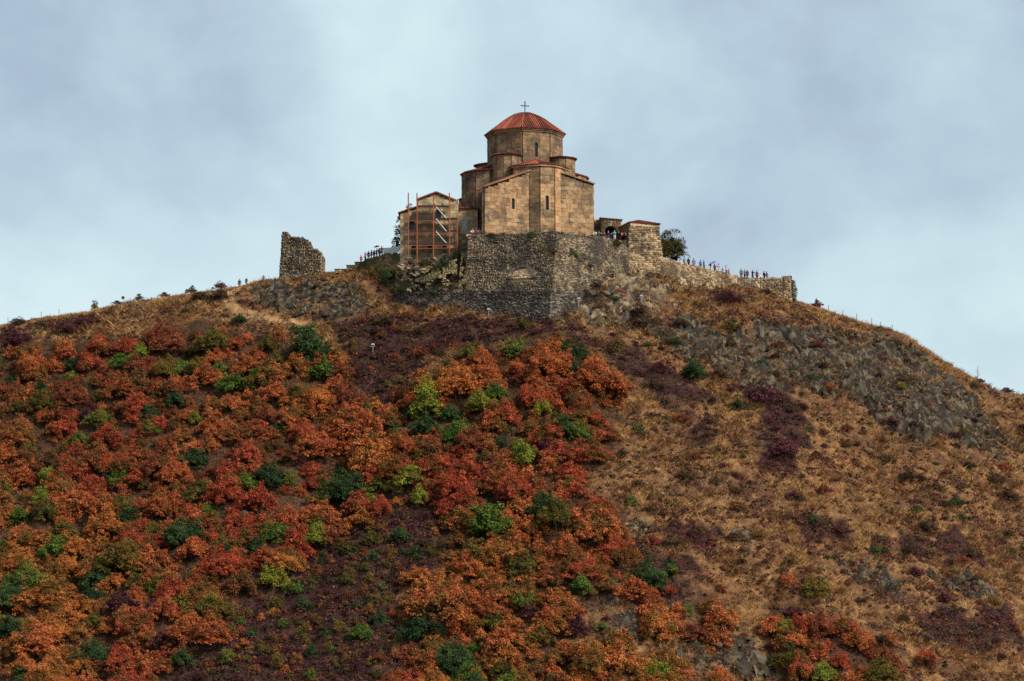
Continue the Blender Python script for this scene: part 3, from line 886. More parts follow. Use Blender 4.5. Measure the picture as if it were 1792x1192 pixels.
# dome of eight curved tiled planes
prof = [(6.75, 108.68), (5.6, 109.62), (4.4, 110.55), (3.3, 111.45), (2.3, 112.05), (1.3, 112.45), (0.5, 112.66), (0.0, 112.70)]
dk, rb = MB(), MB()
T8 = math.tan(math.pi / 8)
for k in range(8):
    th = k * math.pi / 4
    e_n = CN * math.cos(th) + CT * math.sin(th); e_t = CT * math.cos(th) - CN * math.sin(th)
    for (r0, z0), (r1, z1) in zip(prof[:-1], prof[1:]):
        q = [CH_O + e_n * r0 + e_t * (r0 * T8) + UP * z0, CH_O + e_n * r0 - e_t * (r0 * T8) + UP * z0, CH_O + e_n * r1 - e_t * (r1 * T8) + UP * z1, CH_O + e_n * r1 + e_t * (r1 * T8) + UP * z1]
        dk.add(q if r1 > 0 else q[:3], [(0, 1, 2, 3) if r1 > 0 else (0, 1, 2)])
    nr = 14; sp = 2 * prof[0][0] * T8 / nr
    for i in range(nr):
        s_ = -prof[0][0] * T8 + sp * (i + 0.5 + random.uniform(-.12, .12))
        pts = []
        for (r0, z0), (r1, z1) in zip(prof[:-1], prof[1:]):
            for f in (0, 0.5):
                r_, z_ = r0 + (r1 - r0) * f, z0 + (z1 - z0) * f
                if r_ * T8 >= abs(s_): pts.append((r_, z_))
        rm = abs(s_) / T8
        if len(pts) < 2: continue
        vs = []
        for r_, z_ in pts:
            c = CH_O + e_n * r_ + e_t * s_ + UP * z_
            vs += [c - e_t * 0.12, c - e_t * 0.07 + (UP * .8 + e_n * .5) * 0.16, c + e_t * 0.07 + (UP * .8 + e_n * .5) * 0.16, c + e_t * 0.12]
        fs = []
        for j in range(len(pts) - 1):
            for m_ in range(3): fs.append((4 * j + m_, 4 * j + m_ + 1, 4 * j + 5 + m_, 4 * j + 4 + m_))
        fs.append((0, 3, 2, 1))
        rb.add(vs, fs); rb.t += [random.random()] * len(vs)
    hp = [CH_O + e_n * r_ + e_t * r_ * T8 + UP * (z_ + 0.06) for r_, z_ in prof[:-1]]   # ridge tiles on the hips
    k0 = len(rb.v); rb.tube(hp, 0.12, 5); rb.t += [random.random()] * (len(rb.v) - k0)
dome = dk.build('dome_roof', M['tile_deck'], church)
tag(dome, 'rust red tiled dome of eight curved planes')
m = bpy.data.meshes.new('tile_rows'); m.from_pydata(rb.v, [], rb.f)
a_ = m.attributes.new('tone', 'FLOAT', 'POINT'); a_.data.foreach_set('value', rb.t); m.materials.append(M['tile'])
ob = link('tile_rows', m, dome); ob['kind'] = 'stuff'
# cross on the dome
cb = CH_O + UP * 112.6
mb = MB()
mb.tube([cb, cb + UP * 0.35], [0.2, 0.09], 8); mb.tube([cb + UP * 0.3, cb + UP * 2.05], 0.085, 6)
mb.tube([cb + UP * 1.42 - CT * 0.6, cb + UP * 1.42 + CT * 0.6], 0.08, 6)
for p in (cb + UP * 2.1, cb + UP * 1.42 - CT * 0.65, cb + UP * 1.42 + CT * 0.65):
    mb.tube([p - UP * .1, p - UP * .05, p + UP * .05, p + UP * .1], [0.06, 0.16, 0.16, 0.06], 8)
mb.build('cross', M['iron'], church)
# low roof between the left arm and the annexe
mb = MB(); mb.prism([P(803, 360, 402).xy, P(822, 360, 402).xy, P(822, 360, 408).xy, P(803, 360, 408).xy], ZG, [P(803, 350, 402).z, P(822, 343, 402).z, P(822, 343, 402).z, P(803, 350, 402).z])
lean = mb.build('lean_to', M['annexe'], church); tag(lean, 'small lean-to room behind the left arm')
q0, q1 = P(800, 350.5, 401.5), P(822, 341, 401.5)
tiled_roof([[q0, P(800, 350.5, 408.5), P(822, 341, 408.5), q1]], church)
# ------------------------------------------------------------------ terrace walls, annexe, bastions, ruined tower
def T(*a): return P(*a)
def wall_run(top, bottom, parent, mat, sw=0.40, sh=0.235, seed=0, th=1.0, keep=None, depth=0.16, cap=True, core='mortar'):
    """battered wall along points top[i] / bottom[i] = (px, py, distance)"""
    tp, bt = [P(*p) for p in top], [P(*p) for p in bottom]
    for i in range(len(tp) - 1):
        wall_core([[bt[i], bt[i + 1], tp[i + 1], tp[i]]], M[core], parent, 'wall', th)
        rubble(bt[i], bt[i + 1], tp[i + 1], tp[i], parent, mat, sw, sh, seed=seed + i, keep=keep[i] if keep else None, depth=depth)
        if cap:                          # uneven coping stones, joined: small
            mb = MB(); rr = random.Random(seed + 77 + i); L = (tp[i + 1] - tp[i]).length; s = 0.0; u_ = (tp[i + 1] - tp[i]).normalized()
            while s < L:
                l_ = rr.uniform(0.4, 0.95); h_ = rr.uniform(0.05, 0.34)
                k0 = len(mb.v)
                mb.box(tp[i] + u_ * (s + l_ / 2) + Vector((0, 0.35, h_ / 2 - 0.08)), (l_ * 0.95, 0.8, h_ + 0.1), Matrix.Rotation(math.atan2(u_.y, u_.x) + rr.uniform(-.05, .05), 3, 'Z'))
                mb.t += [rr.random()] * (len(mb.v) - k0)
                s += l_
            build_joined(mb, 'coping_stones', mat, parent)
    return tp, bt

M['moss_rubble'] = stone_mat('mossy_rubble_stone', (0.055, 0.046, 0.024), (0.13, 0.105, 0.052), (0.27, 0.20, 0.10), (0.055, 0.060, 0.026), 0.85, 1.3, 0.5)
# great bastion under the church
bast = thing('bastion_wall', P(900, 548, 383), 'tall rubble stone bastion with a blocked arch carrying the church', 'wall')
AT, BT_, CT_, DT = (820, 412.5, 385.5), (976, 406.5, 378.6), (1040, 414.5, 385.5), (1101, 425, 389)
A0, B0, C0, D0_ = (813, 530, 382.6), (965.5, 535, 375.6), (1036, 540, 381.5), (1101, 500, 386)
arch_c, arch_r = P(916, 490, 379.8), 2.05
def keep_front(u, v):
    bl, br, tr, tl = [np.array(P(*p)) for p in (A0, B0, BT_, AT)]
    X = bl[None] * ((1 - u) * (1 - v))[:, None] + br[None] * (u * (1 - v))[:, None] + tr[None] * (u * v)[:, None] + tl[None] * ((1 - u) * v)[:, None]
    dx, dz = X[:, 0] - arch_c.x, X[:, 2] - arch_c.z
    return ~((np.hypot(dx, dz) < arch_r) & (dz > -0.3))
wall_run([AT, BT_, CT_, DT], [A0, B0, C0, D0_], bast, M['rubble'], seed=1, th=1.6, keep=[keep_front, None, None], depth=0.2)
# the left return of the bastion, beside the annexe
wall_run([(823, 411, 394), AT], [(812, 530, 393), A0], bast, M['rubble_pale'], seed=9, th=1.2)
# voussoirs of the blocked arch
fu = (P(*B0) - P(*A0)); fu.z = 0; fu.normalize(); fn = Vector((fu.y, -fu.x, 0))
off = None
def on_front(dx, dz):                   # point of the battered front face
    a, b, c, d = P(*A0), P(*B0), P(*BT_), P(*AT)
    nrm = (b - a).cross(d - a).normalized()
    p = arch_c + fu * dx + UP * dz
    return p - nrm * (p - a).dot(nrm), nrm
mb = MB()
for k in range(17):
    a0, a1 = math.pi * k / 17, math.pi * (k + 0.9) / 17
    vs = []
    for dd in (0.02, 0.26):
        for a, r_ in ((a0, arch_r), (a1, arch_r), (a1, arch_r + 0.5), (a0, arch_r + 0.5)):
            p, nrm = on_front(r_ * math.cos(a), r_ * math.sin(a)); vs.append(p + nrm * dd)
    ob = MB().add(vs, [(0, 3, 2, 1), (4, 5, 6, 7), (0, 1, 5, 4), (1, 2, 6, 5), (2, 3, 7, 6), (3, 0, 4, 7)]).build('voussoir', M['rubble'], bast)
pts = [on_front(arch_r * math.cos(math.pi * k / 16), arch_r * math.sin(math.pi * k / 16)) for k in range(17)]
mb = MB(); mb.add([p + n_ * 0.03 for p, n_ in pts], [tuple(range(17))])
inf = mb.build('arch_infill', M['rubble_pale'], bast); tag(inf, 'pale stone filling of the blocked arch')
p0, nrm = on_front(-arch_r, 0); p1, _ = on_front(arch_r, 0); p2, _ = on_front(arch_r, arch_r); p3, _ = on_front(-arch_r, arch_r)
rubble(p0 + nrm * .03, p1 + nrm * .03, p2 + nrm * .03, p3 + nrm * .03, inf, M['rubble_pale'], 0.5, 0.3, 0.05, keep=lambda u, v: np.hypot((u - .5) * 2, v) < 0.93, seed=44)

# stepped footing below: thin dark courses
foot = thing('footing_wall', P(820, 550, 382), 'dark low footing wall of thin stone courses under the bastion', 'wall')
FT = [(652, 526, 392.5), (700, 514, 386.5), (815, 508, 381.8), (967, 509, 374.9), (1010, 512, 379.5)]
FB = [(650, 560, 391.5), (698, 568, 385.5), (814, 572, 380.8), (963, 574, 373.8), (1012, 566, 378.5)]
wall_run(FT, FB, foot, M['rubble_dark'], 0.6, 0.19, seed=20, th=1.5, depth=0.2)
lg = MB()
for i in range(3):                       # ledge behind the footing's top
    a, b = P(*FT[i]), P(*FT[i + 1]); s_ = Vector((0, 7.0, 0))
    lg.slab([a - UP * .05, b - UP * .05, b + s_ - UP * .02, a + s_ - UP * .02], UP, 0.3)
lg.build('ledge', M['rubble_pale'], foot)

# rough rock and masonry slope under the annexe
crag = thing('rock_crag', P(760, 500, 385), 'weathered crag of ochre rock and old masonry under the scaffolded building', 'rock')
def patch(bl, br, tr, tl, nu, nv, amp, mat, parent, name, seed):
    u, v = np.meshgrid(np.linspace(0, 1, nu), np.linspace(0, 1, nv))
    u, v = u.ravel(), v.ravel()
    c = [np.array(P(*p)) for p in (bl, br, tr, tl)]
    X = c[0][None] * ((1 - u) * (1 - v))[:, None] + c[1][None] * (u * (1 - v))[:, None] + c[2][None] * (u * v)[:, None] + c[3][None] * ((1 - u) * v)[:, None]
    nrm = np.cross(c[1] - c[0], c[3] - c[0]); nrm /= np.linalg.norm(nrm)
    L = np.linalg.norm(c[1] - c[0]); H = np.linalg.norm(c[3] - c[0])
    d = 1 - np.abs(fbm(u * L / 2.3 + 3 * seed, v * H / 1.4, 90 + seed, 4, 0.6))
    X = X + nrm[None] * (amp * (d - 0.8) * 2.2 + 0.3 * amp * fbm(u * L / .7, v * H / .5, 95 + seed, 3))[:, None]
    ii = (np.arange(nv - 1)[:, None] * nu + np.arange(nu - 1)[None, :]).ravel()
    m = np_mesh(name, X, np.stack([ii, ii + 1, ii + nu + 1, ii + nu], 1), mat)
    return link(name, m, parent)
patch((690, 530, 387), (826, 514, 382.6), (826, 432, 389.3), (694, 462, 390.3), 90, 60, 0.75, M['rock_pale'], crag, 'rock_face', 1)
rubble(P(735, 495, 384.6), P(800, 480, 384.6), P(800, 452, 386.6), P(735, 468, 387.0), crag, M['moss_rubble'], 0.42, 0.28, 0.18, seed=61, keep=lambda u, v: vnoise(u * 7, v * 4, 8) > 0.35)
rubble(P(800, 512, 382.6), P(826, 508, 382.4), P(824, 440, 385.5), P(808, 440, 386.2), crag, M['moss_rubble'], 0.42, 0.28, 0.18, seed=62, keep=lambda u, v: vnoise(u * 7, v * 9, 5) > 0.3)

# left terrace wall climbing to the annexe
lt = thing('terrace_wall', P(660, 500, 392), 'mossy curved terrace wall between the ruined tower and the scaffolded building', 'wall')
LT = [(628, 462, 400), (640, 457, 398), (655, 452, 395.5), (676, 446, 393), (702, 443.5, 391.5)]
LB = [(631, 490, 399.5), (640, 503, 396.5), (655, 536, 392.5), (678, 534, 390), (702, 528, 388)]
wall_run(LT, LB, lt, M['moss_rubble'], seed=70, th=1.4)
tw = MB()                                # terrace floor behind it
tw.add([P(628, 462, 400) - UP * .08, P(655, 452, 395.5) - UP * .08, P(702, 443.5, 391.5) - UP * .08, P(702, 443.5, 391.5) + Vector((0, 14, -.08)), P(628, 462, 400) + Vector((0, 8, -.08))], [(0, 1, 2, 3, 4)])
tag(tw.build('terrace_floor', M['rock_pale'], None), 'earth terrace behind the curved wall', 'terrace', kind='structure')
# stepped low walls between tower and terrace
sw_ = thing('stepped_wall', P(600, 480, 402), 'low ruined wall descending in steps beside the ruined tower', 'wall')
for i, (x0, x1, y0, y1) in enumerate([(569, 588, 477.6, 484), (586, 608, 472, 484), (606.5, 622, 465, 482), (621, 632, 459.5, 480)]):
    q = [P(x0, y1, 401.5 - i * .3), P(x1, y1, 401.5 - i * .3), P(x1, y0, 401.5 - i * .3), P(x0, y0, 401.5 - i * .3)]
    wall_core([q], M['mortar'], sw_, 'wall', 0.9)
    rubble(*q, sw_, M['rubble_pale'], 0.6, 0.32, seed=80 + i)
    mb = MB(); c = (q[2] + q[3]) / 2
    mb.box(c + Vector((0, 0.45, 0.06)), ((q[2] - q[3]).length + .15, 1.1, 0.16)); mb.build('coping', M['rock'], sw_)

# ruined tower
tower = thing('ruined_tower', P(525, 486, 402), 'broken freestanding rubble stone tower ruin with jagged top', 'tower')
TY = 401.5
outline = [(488.5, 494), (561, 490), (562.5, 470), (562.5, 446), (560, 442.5), (555.5, 437.5), (549, 436.2), (543.2, 436.2), (542.4, 429), (539.5, 423), (535.5, 418.6), (528, 416.2), (517, 415.2), (507, 416.2), (505, 412), (502.5, 407), (497, 405.6), (494.2, 405.8)]
op_ = [P(a, b, TY) for a, b in outline]
mb = MB(); n_ = len(op_)
backs = [p + Vector((0.25 * (-1 if p.x < P(525, 450, TY).x else 1) * 0 + 0.3, 4.5, 0)) for p in op_]
mb.add(op_ + backs, [tuple(range(n_)), tuple(range(n_, 2 * n_))[::-1]] + [(i, n_ + i, n_ + (i + 1) % n_, (i + 1) % n_) for i in range(n_)])
mb.build('wall', M['mortar'], tower)
pl2 = [(p.x, p.z) for p in op_]
xs_ = [p[0] for p in pl2]; zs_ = [p[1] for p in pl2]
bl, br = Vector((min(xs_), TY, min(zs_))), Vector((max(xs_), TY, min(zs_))); tr, tl = Vector((max(xs_), TY, max(zs_))), Vector((min(xs_), TY, max(zs_)))
hole = [(P(520, 443, TY), 0.32, 0.5), (P(516, 478, TY), 0.3, 0.3)]
def keep_tower(u, v):
    x = bl.x + (br.x - bl.x) * u; z = bl.z + (tl.z - bl.z) * v
    k = in_poly(x, z, pl2)
    for h, a, b in hole: k &= ~((np.abs(x - h.x) < a) & (np.abs(z - h.z) < b))
    return k
rubble(bl, br, tr, tl, tower, M['tower'], 0.36, 0.25, 0.26, keep=keep_tower, seed=90, jit=.6)
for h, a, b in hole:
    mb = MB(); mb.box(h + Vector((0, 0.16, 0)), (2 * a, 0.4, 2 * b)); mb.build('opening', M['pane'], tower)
jg = MB(); rr = random.Random(5)        # broken stones along the top edge
for i in range(3, n_ - 1):
    a, b = op_[i], op_[(i + 1) % n_]
    for k in range(max(1, int((b - a).length / 0.4))):
        c = a.lerp(b, rr.random())
        for yy in (0.3, 1.5, 2.8, 4.0):
            k0 = len(jg.v)
            jg.box(c + Vector((rr.uniform(-.1, .1), yy + rr.uniform(-.3, .3), rr.uniform(-.1, .12))), (rr.uniform(.25, .5), rr.uniform(.5, .9), rr.uniform(.15, .32)), Matrix.Rotation(rr.uniform(-.5, .5), 3, 'Y'))
            jg.t += [rr.random()] * (len(jg.v) - k0)
build_joined(jg, 'broken_stones', M['tower'], tower)
for i in range(2):                       # side faces
    a, b = (op_[0], op_[-1]) if i == 0 else (op_[1], op_[3])
    q = [a + Vector((0.3, 4.5, 0)), a, b, b + Vector((0.3, 4.5, 0))] if i == 0 else [a, a + Vector((.3, 4.5, 0)), b + Vector((.3, 4.5, 0)), b]
    rubble(*q, tower, M['tower'], 0.5, 0.33, 0.14, seed=95 + i)

# annexe with gable front
ann = thing('annexe_building', P(765, 440, 391), 'small gabled stone building standing behind scaffolding left of the church', 'building')
AY = 391.0
gab = [P(700, 474, AY), P(802, 462, AY), P(802, 352, AY), P(794, 349.5, AY), P(763.5, 338.5, AY), P(732, 349.5, AY), P(731.5, 363, AY), P(700, 373, AY)]
mb = MB(); k = len(gab); bk = [p + Vector((0, 8, 0)) for p in gab]
mb.add(gab + bk, [tuple(range(k)), tuple(range(k, 2 * k))[::-1]] + [(i, k + i, k + (i + 1) % k, (i + 1) % k) for i in range(k)])
aw = mb.build('wall', M['mortar'], ann)
zf = min(p.z for p in gab)
wins = [(720.5, 387, 407, 0.9, 'pane'), (767, 366, 385.5, 1.0, 'pane')]
def u_of(px, py=400): return P(px, py, AY).x - gab[0].x
ops = []
for px, yt, yb, w, pn in wins:
    z0, z1 = P(px, yb, AY).z, P(px, yt, AY).z
    ops.append((u_of(px) - w / 2 - .25, u_of(px) + w / 2 + .25, z0 - .2, z1 + .3))
    arched_window(Vector((P(px, 400, AY).x, AY, z0)), (1, 0, 0), (0, -1, 0), w, z1 - z0, ann, z0 - .75, z1 + .8, w / 2 + .26, 0.3, pn, M['annexe'])
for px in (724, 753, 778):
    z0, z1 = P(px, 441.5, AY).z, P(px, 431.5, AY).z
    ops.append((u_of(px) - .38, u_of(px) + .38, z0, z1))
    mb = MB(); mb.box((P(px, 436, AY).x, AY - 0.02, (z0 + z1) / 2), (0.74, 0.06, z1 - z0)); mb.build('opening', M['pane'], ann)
jn = MB()
x0 = gab[0]
ashlar(Vector((gab[0].x, AY, 0)), Vector((P(731.5, 400, AY).x, AY, 0)), zf, (gab[7].z, gab[6].z), M['annexe'], aw, [(a - 0, b - 0, c_, d_) for a, b, c_, d_ in ops], bw=0.95, bh=0.6, depth=0.26, seed=201)
xl, xr = P(731.5, 400, AY).x, P(802, 400, AY).x
sh = xl - gab[0].x
ashlar(Vector((xl, AY, 0)), Vector((xr, AY, 0)), zf, gab[3].z, M['annexe'], aw, [(a - sh, b - sh, c_, d_) for a, b, c_, d_ in ops], bw=0.95, bh=0.6, depth=0.26, seed=202)
xm = gab[4].x
ashlar(Vector((xl, AY, 0)), Vector((xm, AY, 0)), gab[5].z, (gab[5].z, gab[4].z), M['annexe'], aw, bw=0.95, bh=0.45, depth=0.24, seed=203)
ashlar(Vector((xm, AY, 0)), Vector((P(794, 350, AY).x, AY, 0)), gab[3].z, (gab[4].z, gab[3].z), M['annexe'], aw, bw=0.95, bh=0.45, depth=0.24, seed=204)
ro = Vector((0, -0.55, 0))
pk = gab[4] + UP * .2; le = P(729.5, 351, AY) + UP * .15; re = P(797, 352, AY) + UP * .15; b8 = Vector((0, 8.2, 0))
tiled_roof([[le + b8, le + ro, pk + ro, pk + b8], [re + ro, re + b8, pk + b8, pk + ro]], ann)
l0 = P(697.5, 374.5, AY) + UP * .15; l1 = P(731, 363.5, AY) + UP * .15
tiled_roof([[l0 + b8, l0 + ro, l1 + ro, l1 + b8]], ann)
# plain wing to the right
WY = 392.2
wg = [P(800, 462, WY), P(836, 455, WY), P(836, 364.5, WY), P(800, 363.5, WY)]
mb = MB(); bk = [p + Vector((0, 6, 0)) for p in wg]
mb.add(wg + bk, [(0, 1, 2, 3), (7, 6, 5, 4)] + [(i, 4 + i, 4 + (i + 1) % 4, (i + 1) % 4) for i in range(4)])
ww = mb.build('wall', M['mortar'], ann)
tag(ww, 'pale plain right wing with one arched window')
px, yt, yb, w = 812, 385, 402, 0.8
z0, z1 = P(px, yb, WY).z, P(px, yt, WY).z; uu = P(px, 400, WY).x - wg[0].x
ashlar(Vector((wg[0].x, WY, 0)), Vector((wg[1].x, WY, 0)), wg[0].z, wg[2].z, M['annexe'], ww, [(uu - .65, uu + .65, z0 - .2, z1 + .3)], bw=1.0, bh=0.62, depth=0.26, seed=210)
arched_window(Vector((P(px, 400, WY).x, WY, z0)), (1, 0, 0), (0, -1, 0), w, z1 - z0, ann, z0 - .75, z1 + .8, 0.66, 0.3, 'pane_blue', M['annexe'], back=0.2)
e0, e1 = P(791, 363.8, WY - .6), P(838, 364.4, WY - .6)
tiled_roof([[e0, e1, e1 + Vector((0, 6.6, 1.3)), e0 + Vector((0, 6.6, 1.3))]], ann)

# scaffolding
sc = thing('scaffolding', P(757, 440, 388.5), 'orange tube scaffolding with dark planks against the gabled stone building', 'scaffolding')
SY = 389.0
def zy(py): return P(760, py, SY).z
for px, t_, b_ in ((714.6, 337.5, 470), (729.8, 338, 470), (758.5, 341, 452), (786.5, 337.5, 447), (800.2, 376, 445)):
    for dy in (0.0, 1.25):
        if dy and px in (786.5,): continue
        mb = MB(); mb.tube([P(px, b_, SY + dy), P(px, t_ + (8 if dy else 0), SY + dy)], 0.105 if dy == 0 else 0.085, 6)
        mb.build('pole', M['rust'], sc)
for k, py in enumerate((362.5, 384.5, 406, 427.5)):
    x0, x1 = (714.6 if k else 729.8), (800.2 if k else 788)
    for dy in (0.0, 1.25):
        mb = MB(); mb.tube([P(x0 - 2, py + 2.2, SY + dy), P(x1 + 1, py + 2.2, SY + dy)], 0.06, 6); mb.build('ledger', M['rust'], sc)
    for q in range(4):
        mb = MB(); a = P(x0, py, SY + .12 + q * .32); b = P(x1, py, SY + .12 + q * .32)
        mb.box((a + b) / 2, ((b - a).length, 0.29, 0.09)); mb.build('plank', M['plank'], sc)
    mb = MB(); a, b = P(x0, py - .6, SY), P(x1, py - .6, SY); mb.box((a + b) / 2 + Vector((0, 0.02, 0.06)), ((b - a).length, 0.05, 0.42)); mb.build('toe_board', M['plank'], sc)
for y0, y1 in ((362, 382), (383, 405), (405, 426)):
    mb = MB(); mb.tube([P(763, y0, SY - .1), P(781, y1, SY - .1)], 0.075, 6); mb.build('brace', M['steel'], sc)
mb = MB(); mb.tube([P(713, 436, SY), P(802, 434, SY)], 0.06, 6); mb.build('ledger', M['rust'], sc)

# gate arch on the right terrace
gate = thing('gate_arch', P(1070, 421, 398), 'small stone gatehouse with a dark round arch right of the church', 'gate')
GY_ = 397.0
gl, gr = P(1051.5, 421, GY_), P(1088, 421, GY_); gt0, gt1 = P(1051.5, 382, GY_).z, P(1088, 385.5, GY_).z
gz0 = 86.6
ac, aw_, ah = P(1069, 421, GY_).x, 2.15, P(1069, 395.5, GY_).z - gz0
ap = arch_pts(aw_, ah, 12)
outer = [(gl.x - ac, gz0), (gr.x - ac, gz0), (gr.x - ac, gt1), (gl.x - ac, gt0)]
mb = MB()
def gate_face(y):
    vs = [(ac + a, y, gz0 + z) for a, z in ap]
    return vs
ka = len(ap)
ov = []
for i, (a, z) in enumerate(ap):
    zz = gz0 + z
    if i == 0: ov.append((outer[0][0], gz0))
    elif i == 1: ov.append((outer[1][0], gz0))
    elif i == 2: ov.append((outer[1][0], zz))
    elif i == ka - 1: ov.append((outer[0][0], zz))
    else:
        an = math.pi * (i - 2) / 12; x, y = math.cos(an), math.sin(an)
        half = outer[1][0] if x > 0 else -outer[0][0]
        s1 = half / abs(x) if abs(x) > 1e-6 else 1e9
        s2 = ((gt0 + gt1) / 2 - (gz0 + ah - aw_ / 2)) / max(y, 1e-6)
        s_ = min(s1, s2); ov.append((x * s_, gz0 + ah - aw_ / 2 + y * s_))
for yy in (GY_, GY_ + 3.2): mb.add([(ac + a, yy, gz0 + z) for a, z in ap] + [(ac + a, yy, z) for a, z in ov], [(i, (i + 1) % ka, ka + (i + 1) % ka, ka + i) for i in range(1, ka)])
mb.add([(ac + a, GY_, gz0 + z) for a, z in ap] + [(ac + a, GY_ + 3.2, gz0 + z) for a, z in ap], [(i, (i + 1) % ka, ka + (i + 1) % ka, ka + i) for i in range(1, ka)])
mb.add([(ac + a, GY_, z) for a, z in ov] + [(ac + a, GY_ + 3.2, z) for a, z in ov], [(i, (i + 1) % ka, ka + (i + 1) % ka, ka + i) for i in range(1, ka)])
mb.build('wall', M['rubble_pale'], gate)
def keep_gate(u, v):
    x = gl.x + (gr.x - gl.x) * u - ac; z = (gt0 - gz0) * v
    return ~((np.abs(x) < aw_ / 2 + .3) & (z < ah - aw_ / 2)) & ~(np.hypot(x, z - (ah - aw_ / 2)) < aw_ / 2 + .35)
rubble((gl.x, GY_, gz0), (gr.x, GY_, gz0), (gr.x, GY_, gt1), (gl.x, GY_, gt0), gate, M['rubble_pale'], 0.5, 0.32, 0.12, keep=keep_gate, seed=130)
for k in range(11):
    a0, a1 = math.pi * k / 11, math.pi * (k + .88) / 11; vs = []
    for yy in (GY_ - 0.14, GY_ + .1):
        for a, r_ in ((a0, aw_ / 2), (a1, aw_ / 2), (a1, aw_ / 2 + .42), (a0, aw_ / 2 + .42)): vs.append((ac + r_ * math.cos(a), yy, gz0 + ah - aw_ / 2 + r_ * math.sin(a)))
    MB().add(vs, [(0, 1, 2, 3), (4, 7, 6, 5), (0, 4, 5, 1), (1, 5, 6, 2), (2, 6, 7, 3), (3, 7, 4, 0)]).build('voussoir', M['rubble'], gate)
tiled_roof([[Vector((gl.x - .2, GY_ - .3, gt0 + .1)), Vector((gr.x + .2, GY_ - .3, gt1 + .1)), Vector((gr.x + .2, GY_ + 3.4, gt1 + .5)), Vector((gl.x - .2, GY_ + 3.4, gt0 + .5))]], gate, sp=0.4, rad=0.07)
bw_ = MB(); bw_.box((ac, GY_ + 3.35, gz0 + 2.9), (3.4, 0.25, 5.8)); bw_.build('door', M['wood_dark'], gate)
pier = thing('wall_pier', P(1045, 421, 399), 'short red-brown pier between the church and the gate arch', 'wall')
q = [P(1037, 424, 398.5), P(1052, 424, 398.5), P(1052, 384, 398.5), P(1039, 384.5, 398.5)]
wall_core([q], M['mortar'], pier, 'wall', 1.5); rubble(*q, pier, M['rubble'], 0.5, 0.3, 0.1, seed=131)

# terrace floor behind the bastion parapets
YARD = 88.12
fl = MB()
f_ = [P(*AT), P(*BT_), P(*CT_), P(*DT)]
fl.add([Vector((p.x, p.y + .4, YARD)) for p in f_] + [Vector((26, 400, YARD)), Vector((26, 416, YARD)), Vector((-8, 416, YARD)), Vector((-8, 396, YARD))], [tuple(range(8))])
tag(fl.build('courtyard', M['rock_pale'], None), 'paved yard around the church', 'yard', kind='structure')

# corner bastion with red roof
cb_ = thing('corner_bastion', P(1125, 450, 389), 'square rubble corner tower with low red tiled roof right of the gate', 'tower')
K = dict(fl=(1102, 389.5, 389), fr=(1152.5, 392.5, 392), bl=(1084, 398.5, 396))
t1, t2, t3 = P(*K['fl']), P(*K['fr']), P(*K['bl'])
b1, b2, b3 = P(1097, 482, 387.3), P(1163, 482, 390.8), P(1083, 440, 396)
t4 = t3 + (t2 - t1); b4 = b3 + (b2 - b1)
mb = MB(); mb.add([b1, b2, b4, b3, t1, t2, t4, t3], [(0, 1, 5, 4), (1, 2, 6, 5), (2, 3, 7, 6), (3, 0, 4, 7), (4, 5, 6, 7)])
mb.build('wall', M['mortar'], cb_)
hx = P(1124, 411, 389.9)
rubble(b1, b2, t2, t1, cb_, M['rubble_pale'], 0.6, 0.36, 0.2, seed=140, keep=lambda u, v: ~((np.abs(u - .44) < .04) & (np.abs(v - .77) < .035)))
rubble(b3, b1, t1, t3, cb_, M['rubble'], 0.55, 0.33, 0.16, seed=141)
rubble(b2, b4, t4, t2, cb_, M['rubble'], 0.55, 0.33, 0.16, seed=142)
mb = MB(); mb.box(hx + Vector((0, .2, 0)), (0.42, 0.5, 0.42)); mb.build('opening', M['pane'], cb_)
band = MB(); nf = (t2 - t1).cross(t1 - b1).normalized()
band.slab([t1 - UP * .55 + nf * .2, t2 - UP * .55 + nf * .2, t2 + nf * .2, t1 + nf * .2], nf, 0.4); band.build('cornice', M['annexe'], cb_)
ce = [t1 + Vector((-.15, -.4, .02)), t2 + Vector((.35, -.3, .02)), t4 + Vector((.3, .3, .02)), t3 + Vector((-.3, .3, .02))]
ap_ = (t1 + t2 + t3 + t4) / 4 + UP * 1.0
tiled_roof([[ce[i], ce[(i + 1) % 4], ap_] for i in range(4)], cb_, sp=0.4, rad=0.09)

# long wall running down to the right
rw = thing('rampart_wall', P(1280, 490, 400), 'long pale rubble rampart wall running down the right ridge with visitors along it', 'wall')
RT = [(1156, 452, 392), (1187, 459.7, 394), (1215, 467.5, 396), (1241, 472, 398), (1262, 478.5, 399.5), (1290, 484.7, 400.6), (1330, 488.6, 401), (1350, 487, 401), (1370, 488, 400.6), (1371, 484.2, 400.6), (1383, 485, 400.4)]
RB = [(1156, 502, 390), (1187, 508, 392), (1215, 510, 394), (1241, 510, 396.5), (1262, 508, 398.5), (1290, 506, 399.8), (1330, 518, 400.2), (1350, 524, 400), (1370, 532, 399.6), (1371, 532, 399.6), (1385, 538, 399.6)]
wall_run(RT, RB, rw, M['rubble_pale'], 0.5, 0.3, seed=150, th=1.3)
e = P(1383, 485, 400.4); eb = P(1385, 538, 399.6); q = [eb, eb + Vector((1.0, 5, 0)), e + Vector((.9, 5, 0)), e]
wall_core([q], M['mortar'], rw, 'wall', 0.6); rubble(*q, rw, M['rubble'], 0.5, 0.33, seed=170)
mb = MB(); rt = [P(*p) for p in RT]
lowz = lambda p: Vector((p.x, p.y + .7, p.z - .10))
mb2 = [lowz(p) for p in rt]; k = len(mb2)
mb.add(mb2 + [p + Vector((0.4, 4.5, 0)) for p in mb2], [(i, i + 1, k + i + 1, k + i) for i in range(k - 1)])
